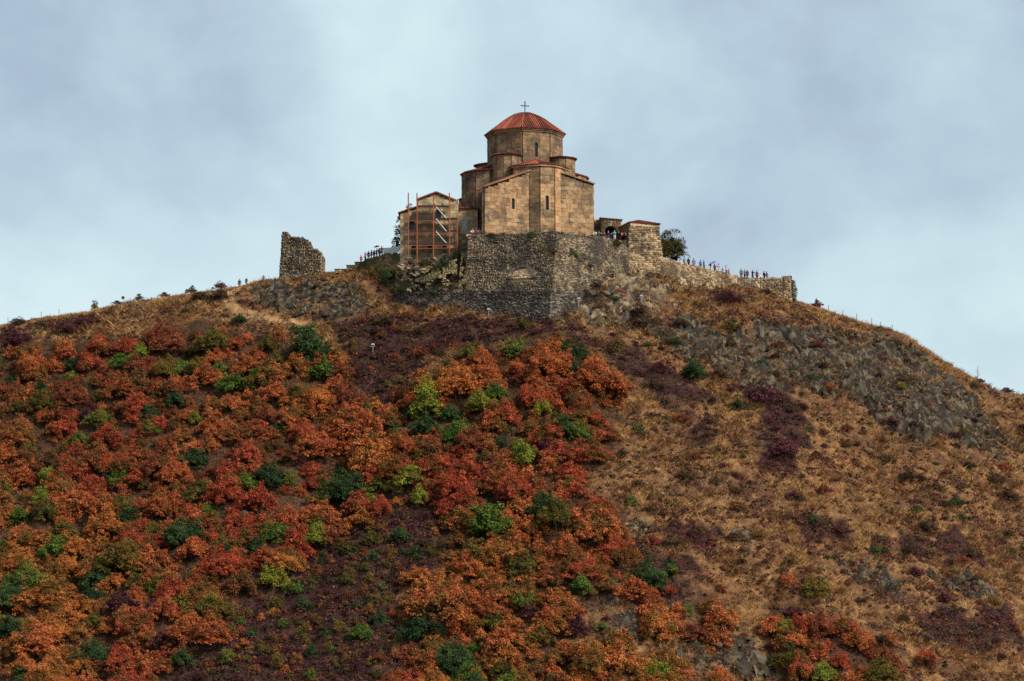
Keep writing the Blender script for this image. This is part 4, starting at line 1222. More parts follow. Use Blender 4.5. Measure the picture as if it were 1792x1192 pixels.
tag(mb.build('rampart_walk', M['rock_pale'], None), 'walkway behind the rampart parapet', 'walkway', kind='structure')
# slope wall joining bastion and rampart
wall_run([(1098, 432, 388.6), (1158, 470, 390.9)], [(1098, 500, 386), (1158, 505, 389.5)], cb_, M['rubble_pale'], seed=180, th=0.6, cap=False)
# ------------------------------------------------------------------ vegetation
LEAF = {
    'orange': leaf_mat('orange_leaves', (0.45, 0.125, 0.046), (0.72, 0.255, 0.098), (0.12, 0.038, 0.022), blend=(0.105, 0.085, 0.026), amt=.8),
    'amber': leaf_mat('amber_leaves', (0.47, 0.155, 0.044), (0.70, 0.29, 0.092), (0.13, 0.050, 0.022), blend=(0.105, 0.085, 0.026), amt=.8),
    'red': leaf_mat('rust_red_leaves', (0.39, 0.078, 0.040), (0.63, 0.165, 0.080), (0.11, 0.026, 0.018), blend=(0.105, 0.085, 0.026), amt=.8),
    'russet': leaf_mat('russet_leaves', (0.24, 0.072, 0.038), (0.46, 0.15, 0.062), (0.072, 0.027, 0.018), blend=(0.075, 0.070, 0.028), amt=.8),
    'green': leaf_mat('bright_green_leaves', (0.085, 0.150, 0.030), (0.23, 0.30, 0.055), (0.026, 0.055, 0.018), blend=(0.20, 0.105, 0.030), amt=.6),
    'dark_green': leaf_mat('dark_green_leaves', (0.040, 0.074, 0.030), (0.10, 0.150, 0.050), (0.013, 0.028, 0.016)),
    'olive': leaf_mat('olive_leaves', (0.105, 0.095, 0.026), (0.24, 0.20, 0.045), (0.040, 0.036, 0.016), blend=(0.20, 0.105, 0.030), amt=.6),
    'lime': leaf_mat('yellow_green_leaves', (0.20, 0.24, 0.035), (0.42, 0.42, 0.070), (0.070, 0.085, 0.020), blend=(0.20, 0.105, 0.030), amt=.6),
    'purple': leaf_mat('purple_twigs', (0.085, 0.029, 0.036), (0.23, 0.090, 0.088), (0.024, 0.011, 0.014)),
    'brown': leaf_mat('brown_twigs', (0.080, 0.050, 0.030), (0.17, 0.11, 0.06), (0.028, 0.020, 0.015)),
    'crimson': leaf_mat('crimson_leaves', (0.15, 0.025, 0.035), (0.28, 0.06, 0.055), (0.06, 0.012, 0.018)),
    'dark_olive': leaf_mat('dark_olive_leaves', (0.058, 0.054, 0.024), (0.13, 0.112, 0.048), (0.020, 0.020, 0.011), 0.12),
    'ivy': leaf_mat('ivy_leaves', (0.085, 0.095, 0.028), (0.36, 0.075, 0.035), (0.030, 0.036, 0.018)),
}
COLOUR_WORD = {'orange': 'orange', 'amber': 'amber', 'red': 'rust red', 'russet': 'russet brown', 'green': 'bright green', 'dark_green': 'dark green', 'olive': 'olive', 'lime': 'yellow-green',
               'purple': 'purple', 'brown': 'grey-brown', 'crimson': 'crimson'}

def quads(C, Nn, size, rg, asp=0.62):
    """leaf-shaped faces at C with normals Nn"""
    n = len(C)
    r_ = rg.normal(size=(n, 3)); t1 = np.cross(Nn, r_); t1 /= np.linalg.norm(t1, axis=1, keepdims=True) + 1e-9
    t2 = np.cross(Nn, t1); t2 /= np.linalg.norm(t2, axis=1, keepdims=True) + 1e-9
    s = (size * rg.uniform(0.65, 1.35, n))[:, None]
    V = np.stack([C - t1 * s, C - t2 * s * asp - Nn * s * .12, C + t1 * s, C + t2 * s * asp - Nn * s * .12], 1).reshape(-1, 3)
    F = (np.arange(n) * 4)[:, None] + np.array([[0, 1, 2, 3]])
    return V, F
def crown_mesh(name, Rr, Hh, nclump, per, leaf, seed, rc=(0.20, 0.34), skew=(0, 0), z0=0.06, flat=1.0, inner=0.16):
    """crown of leafy clumps: each clump a small dome of leaves, so light catches its top and shade gathers between"""
    rg = np.random.default_rng(seed)
    th = rg.uniform(0, 2 * np.pi, nclump); cz = rg.uniform(0.0, 1.0, nclump) ** 0.85
    sr = np.clip(1 - cz ** 2.2, 0.03, 1) ** 0.6; rad = rg.uniform(0.45, 1.0, nclump) ** 0.45
    ph = rg.uniform(0, 6, 4)
    lump = 1 + 0.20 * np.sin(2 * th + ph[0]) + 0.18 * np.sin(3 * th + ph[1]) + 0.12 * np.sin(5 * th + ph[2])
    cc = np.stack([Rr * sr * np.cos(th) * rad * lump * .86, Rr * sr * np.sin(th) * rad * lump * .86, Hh * (z0 + (0.92 - z0) * cz * (0.6 + 0.4 * rad))], 1)
    cc[:, 2] *= (1 + 0.20 * np.sin(th * 2 + ph[3])) * rg.uniform(.8, 1.22, nclump)
    cc[:, 0] += skew[0] * cc[:, 2]; cc[:, 1] += skew[1] * cc[:, 2]
    Cs, Ns, Ts = [], [], []
    for k in range(nclump):
        r_ = Rr * rg.uniform(*rc)
        d = rg.normal(size=(per, 3)); d[:, 2] = np.abs(d[:, 2]) * 1.1 - 0.28
        d /= np.linalg.norm(d, axis=1, keepdims=True)
        q = d * (r_ * rg.uniform(0.35, 1.2, per) ** .7)[:, None]; q[:, 2] *= flat
        Cs.append(cc[k] + q)
        nn = d * 0.55 + np.array([0, 0, 0.55]) + rg.normal(size=(per, 3)) * 0.5
        Ns.append(nn / np.linalg.norm(nn, axis=1, keepdims=True))
        Ts.append(np.clip(0.15 + 0.35 * rg.random() + 0.5 * rg.random(per), 0, 1))
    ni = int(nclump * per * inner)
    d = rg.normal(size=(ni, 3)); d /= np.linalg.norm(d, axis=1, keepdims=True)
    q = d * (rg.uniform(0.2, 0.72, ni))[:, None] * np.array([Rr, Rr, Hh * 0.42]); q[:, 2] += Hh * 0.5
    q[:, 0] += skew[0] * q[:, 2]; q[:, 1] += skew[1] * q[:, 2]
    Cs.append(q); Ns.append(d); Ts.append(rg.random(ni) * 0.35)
    C, Nn, Tn = np.concatenate(Cs), np.concatenate(Ns), np.concatenate(Ts)
    V, F = quads(C, Nn, leaf, rg)
    return np_mesh(name, V, F, None, np.repeat(Tn, 4))
def trunk_mesh(name, Rr, Hh, seed, stems=5, rb=0.07, skew=(0, 0)):
    rr = random.Random(seed); mb = MB()
    for k in range(stems):
        a = 2 * math.pi * k / stems + rr.uniform(-.5, .5); rad = Rr * rr.uniform(.35, .75); top = Hh * rr.uniform(.5, .8)
        p = [Vector((0.12 * Rr * math.cos(a), 0.12 * Rr * math.sin(a), -0.5))]
        for f in (0.3, 0.65, 1.0):
            p.append(Vector((rad * f ** 1.3 * math.cos(a) + rr.uniform(-.08, .08) * Rr + skew[0] * top * f, rad * f ** 1.3 * math.sin(a) + rr.uniform(-.08, .08) * Rr + skew[1] * top * f, top * f)))
        mb.tube(p, [rb * Rr * .6, rb * Rr * .45, rb * Rr * .3, rb * Rr * .12], 5)
    m = mb.mesh(name); m.materials.append(M['bark'])
    return m
def make_protos(tag_, sizes):
    out = []
    for i, (Rr, Hh, nc, per, leaf, sd, kw) in enumerate(sizes):
        cm = crown_mesh('crown', Rr, Hh, nc, per, leaf, sd, **kw); cm.materials.append(None)
        out.append((Rr, cm, trunk_mesh('trunk', Rr, Hh, sd)))
    return out
SMALL = make_protos('s', [(1.3, 1.5, 34, 36, 0.090, 301 + k, {}) for k in range(5)])
MED = make_protos('m', [(2.3, 2.5, 100, 42, 0.100, 321 + k, dict(rc=(.10, .23))) for k in range(6)])
LARGE = make_protos('l', [(3.9, 3.7, 260, 46, 0.112, 341 + k, dict(rc=(.06, .16))) for k in range(5)])
TALL = make_protos('t', [(2.2, 4.6, 84, 46, 0.135, 361 + k, dict(rc=(.17, .28))) for k in range(3)])
LOW = make_protos('w', [(1.5, 1.0, 40, 40, 0.075, 381 + k, dict(rc=(.14, .26), flat=.9)) for k in range(4)])

PLANTS = []                              # every placed plant: (object, colour, px, py, size word)
def put_plant(kind, colour, x, y, Rw, protos=None, hs=1.0, name=None, sink=0.15):
    if protos is None: protos = SMALL if Rw < 1.8 else (MED if Rw < 3.1 else LARGE)
    Rr, cm, tm = random.choice(protos)
    s = Rw / Rr
    z = gz(x, y) - sink * s
    o = bpy.data.objects.new(name or colour + '_' + kind, None); COL.objects.link(o)
    o.empty_display_size = .3
    o.location = (x, y, z); o.rotation_euler = (0, 0, random.uniform(0, 6.28))
    o.scale = (s * random.uniform(.9, 1.1), s * random.uniform(.9, 1.1), s * hs * random.uniform(.88, 1.12))
    c = bpy.data.objects.new('crown', cm); COL.objects.link(c); c.parent = o
    c.material_slots[0].link = 'OBJECT'; c.material_slots[0].material = LEAF[colour]
    t_ = bpy.data.objects.new('trunk', tm); COL.objects.link(t_); t_.parent = o
    a, b = to_px((x, y, z + Rw * .6))
    PLANTS.append((o, kind, colour, a, b, Rw))
    return o
TAKEN = []
def free(x, y, r_, k):
    for a, b, c in TAKEN:
        if (a - x) ** 2 + (b - y) ** 2 < (k * (c + r_)) ** 2: return False
    return True
def plant_px(kind, colour, px, py, wpx, protos=None, hs=1.0, drop=0.36, name=None):
    h = hit(px, py + wpx * drop)
    Rw = wpx * 0.57 * h.y / FPX
    TAKEN.append((h.x, h.y, Rw))
    return put_plant(kind, colour, h.x, h.y, Rw, protos, hs, name)

# plants one can point at: column, row, width in the photograph
for c, px, py, w, pr in [
    ('dark_green', 534, 615, 62, TALL), ('green', 566, 648, 52, None), ('green', 905, 610, 52, None), ('lime', 748, 712, 62, TALL), ('dark_green', 745, 742, 60, None),
    ('green', 853, 930, 66, TALL), ('dark_green', 848, 895, 50, None), ('dark_green', 610, 845, 84, None), ('green', 430, 845, 58, None), ('lime', 552, 930, 74, None),
    ('dark_green', 222, 902, 54, None), ('olive', 220, 968, 100, None), ('green', 45, 1008, 90, None), ('dark_green', 25, 1035, 80, None), ('olive', 110, 925, 60, None),
    ('dark_green', 792, 1150, 80, None), ('green', 1018, 1022, 56, None), ('green', 920, 1048, 48, None), ('olive', 470, 600, 50, None), ('olive', 372, 592, 76, None),
    ('russet', 292, 592, 70, None), ('green', 318, 645, 44, None), ('dark_green', 130, 638, 34, None), ('dark_green', 18, 668, 34, None), ('dark_green', 72, 684, 40, None),
    ('green', 206, 836, 48, None), ('dark_green', 262, 722, 38, None), ('green', 262, 745, 40, None), ('green', 210, 632, 40, None), ('green', 800, 756, 62, None),
    ('lime', 952, 712, 48, None), ('green', 905, 776, 28, None), ('green', 972, 768, 32, None), ('lime', 735, 868, 44, None), ('dark_green', 1004, 645, 44, None),
    ('lime', 478, 1010, 54, None), ('green', 432, 942, 30, None), ('dark_green', 664, 1082, 34, None), ('green', 632, 1104, 44, None), ('green', 1052, 1098, 24, None),
    ('lime', 1150, 1180, 64, None), ('green', 1202, 1066, 26, None), ('olive', 1428, 1028, 54, None), ('lime', 1440, 1178, 52, None), ('dark_green', 320, 1150, 46, None),
    ('dark_green', 340, 800, 60, None), ('olive', 945, 1112, 46, None), ('olive', 870, 1082, 54, None), ('green', 1174, 1000, 30, None), ('olive', 828, 612, 54, None),
    ('lime', 390, 665, 36, None), ('green', 455, 650, 40, None), ('dark_green', 480, 745, 36, None), ('olive', 190, 750, 44, None), ('dark_green', 150, 690, 30, None),
    ('lime', 100, 960, 30, None), ('olive', 270, 925, 48, None), ('green', 360, 890, 44, None), ('dark_green', 700, 935, 42, None), ('olive', 560, 870, 44, None),
    ('green', 1105, 875, 24, None), ('dark_green', 1215, 646, 46, None), ('dark_green', 1292, 706, 30, None), ('dark_green', 1120, 752, 26, None), ('dark_green', 160, 1040, 44, None),
    ('green', 385, 640, 30, None), ('olive', 520, 690, 34, None), ('green', 345, 1000, 26, None), ('dark_green', 450, 955, 40, None), ('lime', 640, 870, 34, None)]:
    plant_px('tree' if pr is TALL else 'bush', c, px, py, w, pr)
for c, px, py, w in [
    ('orange', 1045, 655, 105), ('amber', 800, 660, 100), ('amber', 740, 670, 60), ('orange', 610, 728, 120), ('orange', 560, 770, 90), ('amber', 650, 790, 110), ('orange', 480, 680, 70), ('amber', 560, 690, 80),
    ('red', 800, 845, 85), ('red', 900, 850, 80), ('orange', 770, 1035, 130), ('orange', 850, 1060, 80), ('amber', 500, 975, 72), ('orange', 560, 900, 90), ('amber', 630, 905, 60), ('orange', 1040, 915, 100),
    ('orange', 990, 950, 80), ('orange', 1110, 1030, 60), ('orange', 1255, 1080, 66), ('red', 1380, 1016, 34), ('orange', 1385, 1110, 70), ('russet', 1430, 1090, 60), ('orange', 1505, 1120, 60), ('russet', 1550, 1160, 66),
    ('red', 1622, 1150, 44), ('orange', 1140, 1050, 50), ('orange', 355, 1040, 70), ('orange', 290, 1060, 70), ('red', 240, 1080, 80), ('orange', 120, 870, 80), ('orange', 60, 1110, 90), ('amber', 100, 870, 50),
    ('orange', 960, 630, 80), ('russet', 1010, 690, 70), ('red', 930, 690, 70), ('red', 880, 720, 70), ('orange', 850, 650, 60), ('red', 960, 760, 60), ('orange', 1130, 1075, 40), ('red', 760, 810, 60),
    ('orange', 880, 1120, 70), ('orange', 1000, 1140, 60), ('amber', 1080, 1120, 56), ('orange', 1240, 1140, 30), ('orange', 1195, 1175, 50), ('orange', 1260, 1190, 60), ('russet', 175, 590, 34), ('russet', 190, 610, 34)]:
    plant_px('bush', c, px, py, w)
# the rest of the thicket: as dense as bushes grow
rr = random.Random(4)
NB_OR = 0
for tries in range(40000):
    if NB_OR >= 860: break
    px, py = rr.uniform(-30, 1560), rr.uniform(572, 1215)
    ok = any(bool(in_poly(np.array([px]), np.array([py]), z)[0]) for z in FOREST)
    if not ok: continue
    w = rr.choice([26, 30, 34, 40, 46, 54, 64, 78]) * (0.8 + 0.35 * (py - 570) / 600)
    h = hit(px, py + w * .36)
    if h.y > 402.5: continue
    Rw = w * .56 * h.y / FPX
    if not free(h.x, h.y, Rw, 0.35): continue
    t_ = float(fbm(np.array([h.x / 16]), np.array([h.y / 16]), 8, 3)[0]) + rr.uniform(-.22, .22)
    if px < 470 and py < 860: c = 'red' if t_ < -.16 else ('russet' if t_ < .10 else 'orange')
    elif 700 < px < 1060 and 690 < py < 900: c = 'red' if t_ < .02 else ('russet' if t_ < .08 else 'orange')
    else: c = 'amber' if t_ > .22 else ('red' if t_ < -.24 else ('russet' if -.08 < t_ < .05 else 'orange'))
    if rr.random() < .16: c = rr.choice(['olive', 'olive', 'lime', 'green', 'green', 'dark_green', 'dark_green', 'purple', 'russet'])
    if c == 'orange' and sum(1 for p in PLANTS if p[2] == 'orange') > 285: c = rr.choice(['amber', 'russet', 'russet'])
    TAKEN.append((h.x, h.y, Rw)); put_plant('bush', c, h.x, h.y, Rw); NB_OR += 1
# shrubs on the grass slopes and ridge
for c, px, py, w, nm in [
    ('purple', 1335, 690, 70, 0), ('purple', 1372, 785, 60, 0), ('crimson', 1142, 945, 34, 0), ('purple', 1275, 520, 50, 0), ('purple', 1340, 512, 26, 0), ('brown', 1180, 945, 50, 0), ('purple', 30, 590, 60, 0),
    ('purple', 120, 572, 50, 0), ('purple', 150, 560, 40, 0), ('brown', 75, 566, 30, 0), ('brown', 32, 562, 28, 0), ('dark_green', 420, 560, 32, 0), ('brown', 225, 545, 22, 0), ('brown', 350, 520, 40, 0), ('brown', 385, 516, 40, 0),
    ('dark_green', 325, 545, 22, 0), ('brown', 1240, 760, 24, 0), ('brown', 1590, 830, 50, 0), ('brown', 1640, 850, 36, 0), ('purple', 1560, 735, 34, 0), ('brown', 1740, 835, 46, 0), ('brown', 1765, 865, 40, 0),
    ('brown', 1540, 1120, 40, 0), ('dark_green', 1335, 680, 20, 0), ('brown', 1620, 920, 50, 0), ('brown', 1590, 960, 44, 0), ('brown', 1700, 965, 40, 0), ('olive', 1280, 570, 36, 0), ('brown', 1130, 560, 50, 0),
    ('brown', 1190, 565, 40, 0), ('dark_green', 1180, 600, 30, 0), ('brown', 1260, 655, 40, 0), ('purple', 1390, 1070, 44, 0), ('brown', 1440, 640, 30, 0), ('dark_green', 1420, 660, 26, 0), ('purple', 1155, 640, 40, 0)]:
    plant_px('shrub', c, px, py, w, LOW, 1.0, .22)
n_s = 0
for tries in range(7000):
    if n_s >= 250: break
    px, py = rr.uniform(1010, 1800), rr.uniform(600, 1190)
    h = hit(px, py)
    if h.y > 401 or any(bool(in_poly(np.array([px]), np.array([py]), z)[0]) for z in FOREST): continue
    w = rr.choice([12, 14, 17, 20, 24, 30, 40]); Rw = w * .5 * h.y / FPX
    if not free(h.x, h.y, Rw, .8): continue
    c = rr.choice(['purple', 'brown', 'brown', 'brown', 'russet', 'russet', 'dark_green', 'olive', 'brown', 'purple'])
    TAKEN.append((h.x, h.y, Rw)); put_plant('shrub', c, h.x, h.y, Rw, LOW); n_s += 1
n_s = 0
for tries in range(9000):
    if n_s >= 230: break
    k = rr.choice([0, 0, 3, 3, 3]); z = HEATH_ZONES[k]
    px, py = rr.uniform(320, 1130), rr.uniform(550, 1192)
    if not bool(in_poly(np.array([px]), np.array([py]), z)[0]): continue
    h = hit(px, py); w = rr.choice([14, 18, 22, 28, 36]); Rw = w * .5 * h.y / FPX
    if not free(h.x, h.y, Rw, .7): continue
    c = rr.choice(['purple', 'purple', 'purple', 'brown', 'russet', 'olive']) if k == 0 else rr.choice(['purple', 'brown', 'amber', 'russet', 'green', 'olive', 'russet', 'dark_green', 'olive'])
    TAKEN.append((h.x, h.y, Rw)); put_plant('shrub', c, h.x, h.y, Rw, LOW if c in ('purple', 'brown') else SMALL); n_s += 1

# dry grass, heath and leaf litter: nobody could count them
def scatter(n, xr, yr, accept, seed):
    rg = np.random.default_rng(seed)
    x = rg.uniform(*xr, n); y = rg.uniform(*yr, n)
    k = rg.random(n) < accept(x, y)
    return x[k], y[k], rg
def tuft_field(name, x, y, rg, blades, tall, wid, lean, mat, label, cat, tone0=0.0):
    n = len(x); z = hgt(x, y)
    e = 0.5
    nx_, ny_ = -(hgt(x + e, y) - z) / e, -(hgt(x, y + e) - z) / e
    s = rg.uniform(.55, 1.5, n) * (0.75 + 0.6 * vnoise(x / 2.2, y / 2.2, 31)) * np.clip((YR + 1 - y) / 6, .45, 1) * (1 - .5 * np.maximum(lookup(Z_heath, x, y), lookup(Z_forest, x, y)))
    V, Tn = [], []
    tuft_t = np.clip(rg.random(n) * .45 + .35 * vnoise(x / 4, y / 4, 33) + .45 * vnoise(x / 1.0, y / .8, 35) - .12 + tone0, 0, 1)
    for b in range(blades):
        a = rg.uniform(0, 2 * np.pi, n); r0 = rg.uniform(0, .22, n) * s
        bx, by = x + r0 * np.cos(a), y + r0 * np.sin(a)
        a2 = rg.uniform(0, np.pi, n); wx, wy = np.cos(a2) * wid * s, np.sin(a2) * wid * s
        h_ = tall * s * rg.uniform(.6, 1.25, n)
        tx = bx + np.cos(a) * lean * h_ + nx_ * .35 * h_; ty = by + np.sin(a) * lean * h_ + ny_ * .35 * h_
        V += [np.stack([bx - wx, by - wy, z - .08], 1), np.stack([bx + wx, by + wy, z - .08], 1), np.stack([tx, ty, z + h_ * .8], 1)]
        Tn += [tuft_t - .12, tuft_t - .12, np.clip(tuft_t + rg.uniform(-.1, .2, n), 0, 1)]
    V = np.stack(V, 1).reshape(-1, 3); Tn = np.stack(Tn, 1).reshape(-1)
    F = np.arange(len(V)).reshape(-1, 3)
    ob = link(name, np_mesh(name, V, F, mat, Tn))
    return tag(ob, label, cat, kind='stuff')
def puff_field(name, x, y, rg, leaves, rad, leaf, mat, label, cat, lo=.5, hi=1.5):
    n = len(x); z = hgt(x, y)
    s = lo + (hi - lo) * rg.random(n) ** 1.6 if lo < .5 else rg.uniform(lo, hi, n); tt = rg.random(n)
    C, Nn, Tn = [], [], []
    for b in range(leaves):
        d = rg.normal(size=(n, 3)); d[:, 2] = np.abs(d[:, 2]); d /= np.linalg.norm(d, axis=1, keepdims=True)
        C.append(np.stack([x, y, z + .05], 1) + d * (rad * s)[:, None]); nn = d + np.array([0, 0, .6]) + rg.normal(size=(n, 3)) * .4
        Nn.append(nn / np.linalg.norm(nn, axis=1, keepdims=True)); Tn.append(np.clip(tt * .6 + rg.random(n) * .4, 0, 1))
    V, F = quads(np.concatenate(C), np.concatenate(Nn), leaf, rg)
    ob = link(name, np_mesh(name, V, F, mat, np.repeat(np.concatenate(Tn), 4)))
    return tag(ob, label, cat, kind='stuff')
zr_ = lambda x, y: lookup(Z_rock, x, y)
zh_ = lambda x, y: lookup(Z_heath, x, y)
zf_ = lambda x, y: lookup(Z_forest, x, y)
patchy = lambda x, y: np.clip(0.50 + 1.7 * fbm(x / 6, y / 4, 61, 5, .6), 0.03, 1)
visible_w = lambda x, y: (np.abs(x) < y * 0.265).astype(float)
M['straw'] = leaf_mat('dry_grass_blades', (0.47, 0.27, 0.105), (0.72, 0.49, 0.23), (0.15, 0.075, 0.034), 0.2)
x, y, rg = scatter(253000, (-108, 108), (301, 405.5), lambda x, y: visible_w(x, y) * patchy(x, y) * np.clip(vnoise(x / 1.1, y / .8, 91) * 2.6 - .75, .04, 1) * (1 - zr_(x, y) * .6) * (1 - .8 * zh_(x, y)) * (1 - .8 * zf_(x, y)) * (1 - path_mask(x, y)), 71)
tuft_field('dry_grass', x, y, rg, 6, 0.62, 0.060, 0.8, M['straw'], 'tufts of dry straw coloured grass over the hillside', 'grass')
x, y, rg = scatter(80000, (-108, 108), (301, 403), lambda x, y: visible_w(x, y) * (zh_(x, y) * .9 + .85 * np.clip(2.8 * fbm(x / 9, y / 5, 67, 5, .6) - .12, 0, 1) * (1 - zf_(x, y))), 72)
puff_field('heath', x, y, rg, 11, 0.42, 0.095, LEAF['purple'], 'low purple heath covering the slope below the walls', 'heath')
x, y, rg = scatter(36000, (-108, 108), (301, 403), lambda x, y: visible_w(x, y) * (.42 * zf_(x, y) + .16 * zh_(x, y) + .30 * zr_(x, y) + 1.2 * np.clip(.50 - patchy(x, y), 0, 1) * (1 - zf_(x, y))), 73)
puff_field('undergrowth', x, y, rg, 10, 0.40, 0.09, LEAF['brown'], 'low brown undergrowth between bushes and rocks', 'undergrowth')
x, y, rg = scatter(38000, (-108, 108), (301, 403), lambda x, y: visible_w(x, y) * (.8 * zf_(x, y) + .05 * zh_(x, y)), 74)
puff_field('seedlings', x, y, rg, 10, 0.46, 0.10, LEAF['russet'], 'small russet seedlings and leaf litter under the bushes', 'undergrowth')
x, y, rg = scatter(26000, (-108, 108), (301, 350), lambda x, y: visible_w(x, y) * .18 * lookup(Z_heath, x, y) , 75)
puff_field('yellowing_seedlings', x, y, rg, 9, 0.36, 0.10, LEAF['amber'], 'scattered yellowing seedlings in the low purple heath', 'undergrowth')

# scrub: knee-high tangles that make dark streaks and mats over grass, rock and heath
def streak(x, y, sd): return np.clip((fbm(x / 8 + .3 * fbm(x / 3, y / 3, sd + 5, 2), y / 4.2, sd, 5, .6) + .45 * fbm(x / 1.7, y / 1.3, sd + 1, 2)) * 3.4 + .24, 0, 1)
low_r = lambda x, y: np.clip((x - 10) / 30, 0, 1) * np.clip((350 - y) / 25, 0, 1)
for nm, colr, sd, n_, f, lab in (('purple_scrub', 'purple', 401, 30000, lambda x, y: .62 * (1 - zr_(x, y) * .5) + .38 * zh_(x, y), 'knee-high purple scrub in streaks across the dry grass'),
                                 ('brown_scrub', 'brown', 411, 30000, lambda x, y: .62 + .38 * zr_(x, y) + .3 * low_r(x, y), 'knee-high grey-brown scrub in mats over grass and rock'),
                                 ('olive_scrub', 'dark_olive', 421, 26000, lambda x, y: .30 + .70 * zr_(x, y) + .3 * zh_(x, y), 'knee-high dark olive scrub among rocks and grass'),
                                 ('rust_scrub', 'russet', 431, 20000, lambda x, y: .42 + .4 * low_r(x, y), 'knee-high rust coloured scrub in the dry grass')):
    x, y, rg = scatter(n_, (-108, 108), (301, 399.5), lambda x, y: visible_w(x, y) * streak(x, y, sd) * f(x, y) * (1 - .45 * zf_(x, y)) * (1 - path_mask(x, y)), sd)
    puff_field(nm, x, y, rg, 22, 0.72, 0.145, LEAF[colr], lab, 'scrub', .3, 1.35)

# ------------------------------------------------------------------ rocks
def rock_mesh(seed, mat, sx=1.0, sy=.7, sz=.5):
    rr = random.Random(seed); bm = bmesh.new()
    for k in range(15):
        v = Vector((rr.gauss(0, 1), rr.gauss(0, 1), rr.gauss(0, 1))).normalized() * rr.uniform(.8, 1.05)
        bm.verts.new((v.x * sx, v.y * sy, v.z * sz))
    r_ = bmesh.ops.convex_hull(bm, input=bm.verts)
    bmesh.ops.delete(bm, geom=[g for g in r_['geom_interior'] if isinstance(g, bmesh.types.BMVert)], context='VERTS')
    m = bpy.data.meshes.new('rock'); bm.to_mesh(m); bm.free(); m.materials.append(mat)
    return m
ROCKS = [rock_mesh(600 + k, M['rock'], 1.0, .75, .55) for k in range(9)]
ROCKS_P = [rock_mesh(620 + k, M['rock_pale'], 1.0, .75, .5) for k in range(5)]
def outcrop(px, py, label, zones, n, size, meshes, seed, strike=R(-22), dip=R(24), bed=False, amp=1.0, lift=.22):
    h = hit(px, py); o = thing('rock_outcrop', h, label, 'rocks')
    rr = random.Random(seed); made = 0; tries = 0
    smV, smF, smT = [], [], []
    xs = [p[0] for z in zones for p in z]; ys = [p[1] for z in zones for p in z]
    while made < n and tries < 20000:
        tries += 1
        x, y = rr.uniform(min(xs), max(xs)), rr.uniform(min(ys), max(ys))
        if not any(bool(in_poly(np.array([x]), np.array([y]), z)[0]) for z in zones) or y > 402: continue
        if rr.random() > 0.25 + 1.4 * float(vnoise(np.array([x / 3.5]), np.array([y / 3.5]), 12)[0]) - .3: continue
        s = size * rr.uniform(.35, 1.0) ** 1.3 * (1.7 if rr.random() < .08 else 1)
        Mx = Matrix.Translation((x, y, gz(x, y) - s * .26)) @ Matrix.Rotation(strike + rr.gauss(0, .35), 4, 'Z') @ Matrix.Rotation(-dip + rr.gauss(0, .55), 4, 'X') @ Matrix.Rotation(rr.gauss(0, .4), 4, 'Y') @ Matrix.Diagonal((s * rr.uniform(.9, 1.5), s, s * rr.uniform(.7, 1.5), 1))
        ob = link('rock', rr.choice(meshes), o); ob.matrix_basis = Mx
        made += 1
    if bed:                              # the bedrock itself: fine-meshed crag that dips under the turf here and there
        x0, x1, y0, y1 = min(xs) - 1.5, max(xs) + 1.5, min(ys) - 1.5, min(max(ys) + 1.5, 402.6)
        X, Y = np.meshgrid(np.arange(x0, x1, .24), np.arange(y0, y1, .22))
        mk = zone(X, Y, zones, 2.6)
        a_, b_ = X + .55 * Y, Y - .35 * X
        w1 = fbm(X / 3, Y / 3, 310, 3)
        rid = lambda fx, fy, sd: 1 - np.abs(fbm(a_ / fx + w1, b_ / fy + w1, sd, 3, .55))
        rel = 3.8 * (rid(6.0, 3.2, 301) - .80) + 1.8 * (rid(4.2, 1.25, 303) - .80) + .6 * (rid(1.7, .55, 305) - .78)
        st = rel * 2.4; rel = .55 * rel + .45 * (np.floor(st) + np.clip((st - np.floor(st) - .6) / .4, 0, 1)) / 2.4
        Zb = lookup(GZ, X, Y) * .5 + base_height(X, Y) * .5 + lift + rel * amp - (1 - mk) * 1.6 + .5 * fbm(X / 6, Y / 5, 307, 3) - .12
        nx_, ny_ = X.shape[1], X.shape[0]
        ii = (np.arange(ny_ - 1)[:, None] * nx_ + np.arange(nx_ - 1)[None, :]).ravel()
        kp = (mk[:-1, :-1].ravel() > .2)
        ii = ii[kp]
        Fb = np.stack([ii, ii + 1, ii + nx_ + 1, ii + nx_], 1)
        us = np.unique(Fb); mp_ = np.zeros(X.size, int); mp_[us] = np.arange(len(us))
        Vb = np.stack([X.ravel(), Y.ravel(), Zb.ravel()], 1)[us]
        tb = vnoise(Vb[:, 0] / .8, Vb[:, 1] / .8, 44)
        link('bedrock', np_mesh('bedrock', Vb, mp_[Fb], meshes[0].materials[0], tb), o)
    # broken pieces too small to pick out, joined
    mb = MB(); tt = []
    k = 0
    while k < n * 3:
        k += 1
        x, y = rr.uniform(min(xs), max(xs)), rr.uniform(min(ys), max(ys))
        if not any(bool(in_poly(np.array([x]), np.array([y]), z)[0]) for z in zones) or y > 402: continue
        s = size * rr.uniform(.10, .28); me = rr.choice(meshes)
        Mx = Matrix.Translation((x, y, gz(x, y))) @ Matrix.Rotation(rr.uniform(0, 6), 4, 'Z') @ Matrix.Rotation(rr.gauss(0, .5), 4, 'X') @ Matrix.Scale(s, 4)
        i0 = len(mb.v); mb.v += [tuple(Mx @ v.co) for v in me.vertices]; mb.f += [tuple(i + i0 for i in p.vertices) for p in me.polygons]; mb.t += [rr.random()] * len(me.vertices)
    build_joined(mb, 'scree', meshes[0].materials[0], o)
    return o
outcrop(1480, 660, 'broad grey rock outcrop across the right shoulder of the hill', [ROCK_P[0]], 130, 1.5, ROCKS, 1, bed=True)
